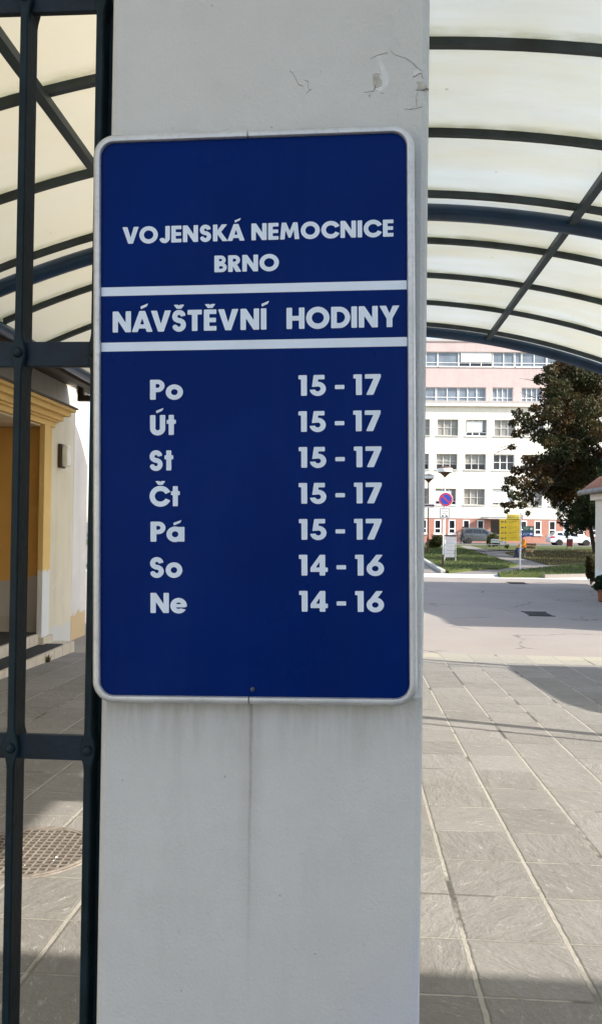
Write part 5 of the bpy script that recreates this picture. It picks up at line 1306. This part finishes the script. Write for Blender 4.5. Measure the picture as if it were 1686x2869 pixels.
def seated():
    J = {'pelvis': ((0, .06, .56), (.155, .13), None), 'waist': ((0, .08, .72), (.15, .12), 'pelvis'), 'chest': ((0, .05, .94), (.18, .135), 'waist'), 'collar': ((0, .0, 1.08), (.10, .085), 'chest'), 'neck': ((0, -.03, 1.14), .056, 'collar'), 'jaw': ((0, -.06, 1.20), (.068, .075), 'neck'), 'head': ((0, -.05, 1.285), (.080, .096), 'jaw'), 'crown': ((0, -.04, 1.36), (.06, .07), 'head')}
    for sd, s_ in (('l', 1), ('r', -1)):
        J['hip_' + sd] = ((.10 * s_, .0, .54), .105, 'pelvis'); J['knee_' + sd] = ((.13 * s_, -.42, .52), .072, 'hip_' + sd); J['calf_' + sd] = ((.13 * s_, -.44, .34), .064, 'knee_' + sd); J['ankle_' + sd] = ((.13 * s_, -.42, .10), .045, 'calf_' + sd); J['toe_' + sd] = ((.135 * s_, -.58, .05), (.044, .036), 'ankle_' + sd)
        J['shoulder_' + sd] = ((.20 * s_, .02, 1.03), .075, 'chest'); J['elbow_' + sd] = ((.25 * s_, -.09, .78), .056, 'shoulder_' + sd); J['wrist_' + sd] = ((.13 * s_, -.31, .68), .034, 'elbow_' + sd); J['hand_' + sd] = ((.07 * s_, -.38, .655), (.038, .024), 'wrist_' + sd)
    return J
def seat_mat():
    return None
st_ = figure('person', (BN.x, BN.y, BN.z), BR, seated(), [(0, (.012, .012, .014)), (.085, (.035, .055, .10)), (.60, (.62, .235, .025)), (1.12, (.36, .20, .14))], 'person in an orange jacket and jeans sitting on the brown bench', (.025, .018, .014))

# ------------------------------------------------------------------ cars
def car(name, loc, rz, L, H, Wd, prof, belt, glass, wheels, rw, paint, label, cat, lights=True):
    """prof: side outline (x from rear to front, z); glass: list of side window outlines"""
    t = empty(name, loc, rz, label, cat)
    def yy(z, s_): 
        k = 1 - .26 * max(0, (z - belt) / (H - belt)) - .06 * max(0, (.45 - z) / .45); return s_ * Wd / 2 * k
    cx_ = sum(p[0] for p in prof) / len(prof); cz_ = sum(p[1] for p in prof) / len(prof)
    rings = []
    for s_, ins in ((-1, .045), (-.985, .018), (-.93, 0), (0, -.004), (.93, 0), (.985, .018), (1, .045)):
        rings.append([(x + (cx_ - x) * ins, yy(z, s_), z + (cz_ - z) * ins * 1.3) for x, z in prof])
    mb = MB(); n = len(prof); vs = [p for r_ in rings for p in r_]; fs = []
    for i in range(len(rings) - 1):
        for j in range(n): a = i * n + j; b = i * n + (j + 1) % n; fs.append((a, b, b + n, a + n))
    tri = tessellate_polygon([[Vector((p[0], p[1], 0)) for p in prof]])
    fs += [tuple(q) for q in tri] + [tuple((len(rings) - 1) * n + i for i in reversed(q)) for q in tri]
    mb.add(vs, fs); body = mb.build('body', paint, t, smooth=True, world=False)
    for g in glass:
        for s_ in (-1, 1):
            mb = MB(); mb.prism(g, lambda a, b: (a, yy(b, s_) + s_ * .012, b), lambda a, b: (a, yy(b, s_) - s_ * .05, b)); mb.build('side_window', M['glassdark'], t, world=False)
    # windscreen and rear window follow the outline
    def screen(i0, i1, nm):
        (xa, za_), (xb, zb_2) = prof[i0], prof[i1]; d = Vector((zb_2 - za_, -(xb - xa))).normalized() * .012
        if nm == 'rear_window': pass
        mb = MB(); P = []
        for f in (.12, .9):
            x, z = xa + (xb - xa) * f, za_ + (zb_2 - za_) * f
            P.append((x, z))
        q = []
        for x, z in P:
            for s_ in (-.86, .86): q.append((x, yy(z, s_), z))
        off = [(-d.x * 1.0, -d.y * 1.0)]
        sgn = 1 if (P[0][0] + P[1][0]) / 2 > cx_ else -1
        nx_, nz_ = (abs(d.x) * sgn, abs(d.y))
        out = [(v[0] + nx_, v[1], v[2] + nz_) for v in q]; inn = [(v[0] - nx_ * 3, v[1], v[2] - nz_ * 3) for v in q]
        mb.add(out + inn, [(0, 1, 3, 2), (4, 6, 7, 5), (0, 4, 5, 1), (1, 5, 7, 3), (3, 7, 6, 2), (2, 6, 4, 0)]); mb.build(nm, M['glassdark'], t, world=False)
    screen(*car_screens[0], 'rear_window'); screen(*car_screens[1], 'windscreen')
    for wx in wheels:
        for s_ in (-1, 1):
            y = s_ * (Wd / 2 - .10)
            mb = MB(); mb.lathe([(rw + .055, -.09), (rw + .055, .105)], (wx, y * 1.0, rw), 28, 'Y'); mb.build('wheel_arch', M['black'], t, world=False)
            mb = MB(); mb.lathe([(rw * .6, -.10), (rw * .95, -.10), (rw, -.07), (rw, .07), (rw * .95, .11 * 1), (rw * .66, .115)], (wx, y + s_ * .005, rw), 28, 'Y') if s_ > 0 else mb.lathe([(rw * .6, .10), (rw * .95, .10), (rw, .07), (rw, -.07), (rw * .95, -.11), (rw * .66, -.115)], (wx, y - .005, rw), 28, 'Y')
            wl = mb.build('wheel', M['black'], t, smooth=True, world=False)
            mb = MB(); ys = y + s_ * .112
            for k in range(7):
                a = 2 * math.pi * k / 7; b = .16
                mb.add([(wx + rw * .12 * math.cos(a - 1), ys, rw + rw * .12 * math.sin(a - 1)), (wx + rw * .63 * math.cos(a - b), ys, rw + rw * .63 * math.sin(a - b)), (wx + rw * .63 * math.cos(a + b), ys, rw + rw * .63 * math.sin(a + b)), (wx + rw * .12 * math.cos(a + 1), ys, rw + rw * .12 * math.sin(a + 1))], [(0, 1, 2, 3)])
            mb.lathe([(rw * .60, 0), (rw * .66, s_ * .006), (rw * .70, s_ * .002)], (wx, ys, rw), 24, 'Y') if False else None
            mb.build('rim', M['chrome'], wl, world=False)
    xf = max(p[0] for p in prof); xr_ = min(p[0] for p in prof)
    for s_ in (-1, 1):
        mb = MB(); mb.prism(car_lights[0], lambda a, b: (a, yy(b, s_) + s_ * .010, b), lambda a, b: (a, yy(b, s_) - s_ * .2, b)); mb.build('headlight', M['lampglass'], t, world=False)
        mb = MB(); mb.prism(car_lights[1], lambda a, b: (a, yy(b, s_) + s_ * .010, b), lambda a, b: (a, yy(b, s_) - s_ * .2, b)); mb.build('tail_light', M['red'], t, world=False)
        mx = car_mirror; mb = MB(); mb.box(mx[0] - .06, mx[0] + .08, s_ * (Wd / 2 - .05) if s_ > 0 else s_ * (Wd / 2 + .13), s_ * (Wd / 2 + .13) if s_ > 0 else s_ * (Wd / 2 - .05), mx[1], mx[1] + .14); mb.build('wing_mirror', paint, t, bevel=.03, world=False)
        for hx in car_handles: mb = MB(); y = yy(belt - .08, s_); mb.box(hx, hx + .16, min(y - .02, y + s_ * .03), max(y - .02, y + s_ * .03) , belt - .10, belt - .07); mb.build('door_handle', paint, t, world=False)
    return t
def paintm(name, col, met=.3):
    m = simple(name, col, .28, met, .04, .8); m.node_tree.nodes['Principled BSDF'].inputs['Coat Weight'].default_value = .6; return m
M['silver'] = paintm('silver_grey_paint', (.095, .105, .105), .4); M['carwhite'] = paintm('white_car_paint', (.74, .76, .80), 0)
vanp = [(.05, .28), (0, .55), (.03, .95), (.16, 1.22), (.34, 1.60), (.62, 1.70), (1.5, 1.74), (2.4, 1.71), (2.75, 1.62), (3.55, 1.16), (4.25, 1.0), (4.55, .80), (4.62, .5), (4.58, .26)]
car_screens = ((3, 4), (8, 9)); car_lights = ([(4.25, .92), (4.5, .78), (4.5, .68), (4.2, .78)], [(.04, .98), (.10, 1.1), (.32, 1.02), (.26, .86)]); car_mirror = (3.0, 1.05); car_handles = (1.2, 2.3)
pv = at(1287.5, 1516, 86)
car('silver_van', (pv.x, 86.9, ZF + .02), R(2), 4.62, 1.74, 1.82, vanp, 1.08, [[(.45, 1.16), (.62, 1.52), (1.35, 1.58), (1.35, 1.14)], [(1.42, 1.14), (1.42, 1.58), (2.28, 1.57), (2.32, 1.12)], [(2.38, 1.12), (2.36, 1.56), (2.62, 1.52), (3.2, 1.14)]], (.92, 3.72), .33, M['silver'], 'silver grey people carrier parked by the brick pink wall, bonnet behind the bush', 'car')
hatp = [(.08, .30), (.0, .5), (.02, .85), (.30, 1.02), (.62, 1.36), (1.1, 1.46), (1.8, 1.48), (2.5, 1.40), (3.3, 1.02), (4.1, .90), (4.6, .72), (4.72, .5), (4.66, .26)]
car_screens = ((3, 4), (7, 8)); car_lights = ([(4.2, .86), (4.58, .70), (4.5, .62), (4.15, .76)], [(.02, .86), (.30, .97), (.62, .92), (.5, .78), (.05, .74)]); car_mirror = (2.75, .98); car_handles = (1.35, 2.3)
pv = at(1538.5, 1521, 84)
car('white_hatchback', (pv.x, 84.9, ZF + .02), R(2), 4.72, 1.48, 1.80, hatp, .98, [[(.75, 1.05), (.86, 1.30), (1.25, 1.36), (1.45, 1.02)], [(1.5, 1.02), (1.42, 1.37), (2.0, 1.39), (2.1, 1.0)], [(2.16, 1.0), (2.08, 1.38), (2.45, 1.33), (3.0, 1.0)]], (.98, 3.78), .33, M['carwhite'], 'white hatchback parked behind the red litter bin under the dark tree', 'car')
# delivery van just outside the frame on the right, its shadow lies across the paving
vp = [(.03, .35), (0, .6), (.02, 1.75), (.12, 1.92), (.5, 1.97), (2.6, 1.95), (2.95, 1.84), (3.5, 1.22), (4.1, 1.02), (4.3, .75), (4.32, .4), (4.26, .28)]
car_screens = ((2, 3), (6, 7)); car_lights = ([(4.0, .96), (4.24, .80), (4.2, .70), (3.95, .80)], [(.01, .95), (.01, 1.35), (.10, 1.35), (.10, .95)]); car_mirror = (3.0, 1.15); car_handles = (1.5, 2.45)
VX, VY = 6.05, 9.65
dv = car('delivery_van', (VX, VY, gz(8) + .0), R(-90), 4.3, 1.97, 1.85, vp, 1.15, [[(1.7, 1.2), (1.7, 1.75), (2.4, 1.75), (2.5, 1.18)], [(2.56, 1.18), (2.46, 1.75), (2.75, 1.68), (3.15, 1.2)]], (.85, 3.55), .32, M['carwhite'], 'white delivery van parked beside the canopy', 'van')

# ------------------------------------------------------------------ daylight
EL = R(29.5); SD = Vector((-.947 * math.cos(EL), .322 * math.cos(EL), -math.sin(EL)))
sl = bpy.data.lights.new('sun', 'SUN'); sl.energy = 3.5; sl.angle = R(.53); sl.color = (1.0, .95, .87)
so = bpy.data.objects.new('sun', sl); COL.objects.link(so); so.rotation_euler = SD.to_track_quat('-Z', 'Y').to_euler(); so.location = (20, -7, 15)
world = bpy.data.worlds.new('World'); scene.world = world; world.use_nodes = True
wt = world.node_tree; bg = wt.nodes['Background']
sk = wt.nodes.new('ShaderNodeTexSky'); sk.sky_type = 'NISHITA'; sk.sun_disc = False
sk.sun_elevation = EL; sk.sun_rotation = math.atan2(.947, -.322); sk.air_density = 1.0; sk.dust_density = 1.5; sk.altitude = 250
hs = wt.nodes.new('ShaderNodeHueSaturation'); hs.inputs['Saturation'].default_value = .75; wt.links.new(sk.outputs[0], hs.inputs['Color']); wt.links.new(hs.outputs[0], bg.inputs[0]); bg.inputs[1].default_value = .15
scene.view_settings.view_transform = 'Standard'; scene.view_settings.look = 'None'; scene.view_settings.gamma = 1; scene.view_settings.use_curve_mapping = False
scene.view_settings.exposure = 1.38
cy = scene.cycles
cy.max_bounces = 8; cy.diffuse_bounces = 5; cy.glossy_bounces = 3; cy.transmission_bounces = 6; cy.transparent_max_bounces = 8
cy.sample_clamp_indirect = 8; cy.caustics_reflective = False; cy.caustics_refractive = False; cy.use_denoising = True
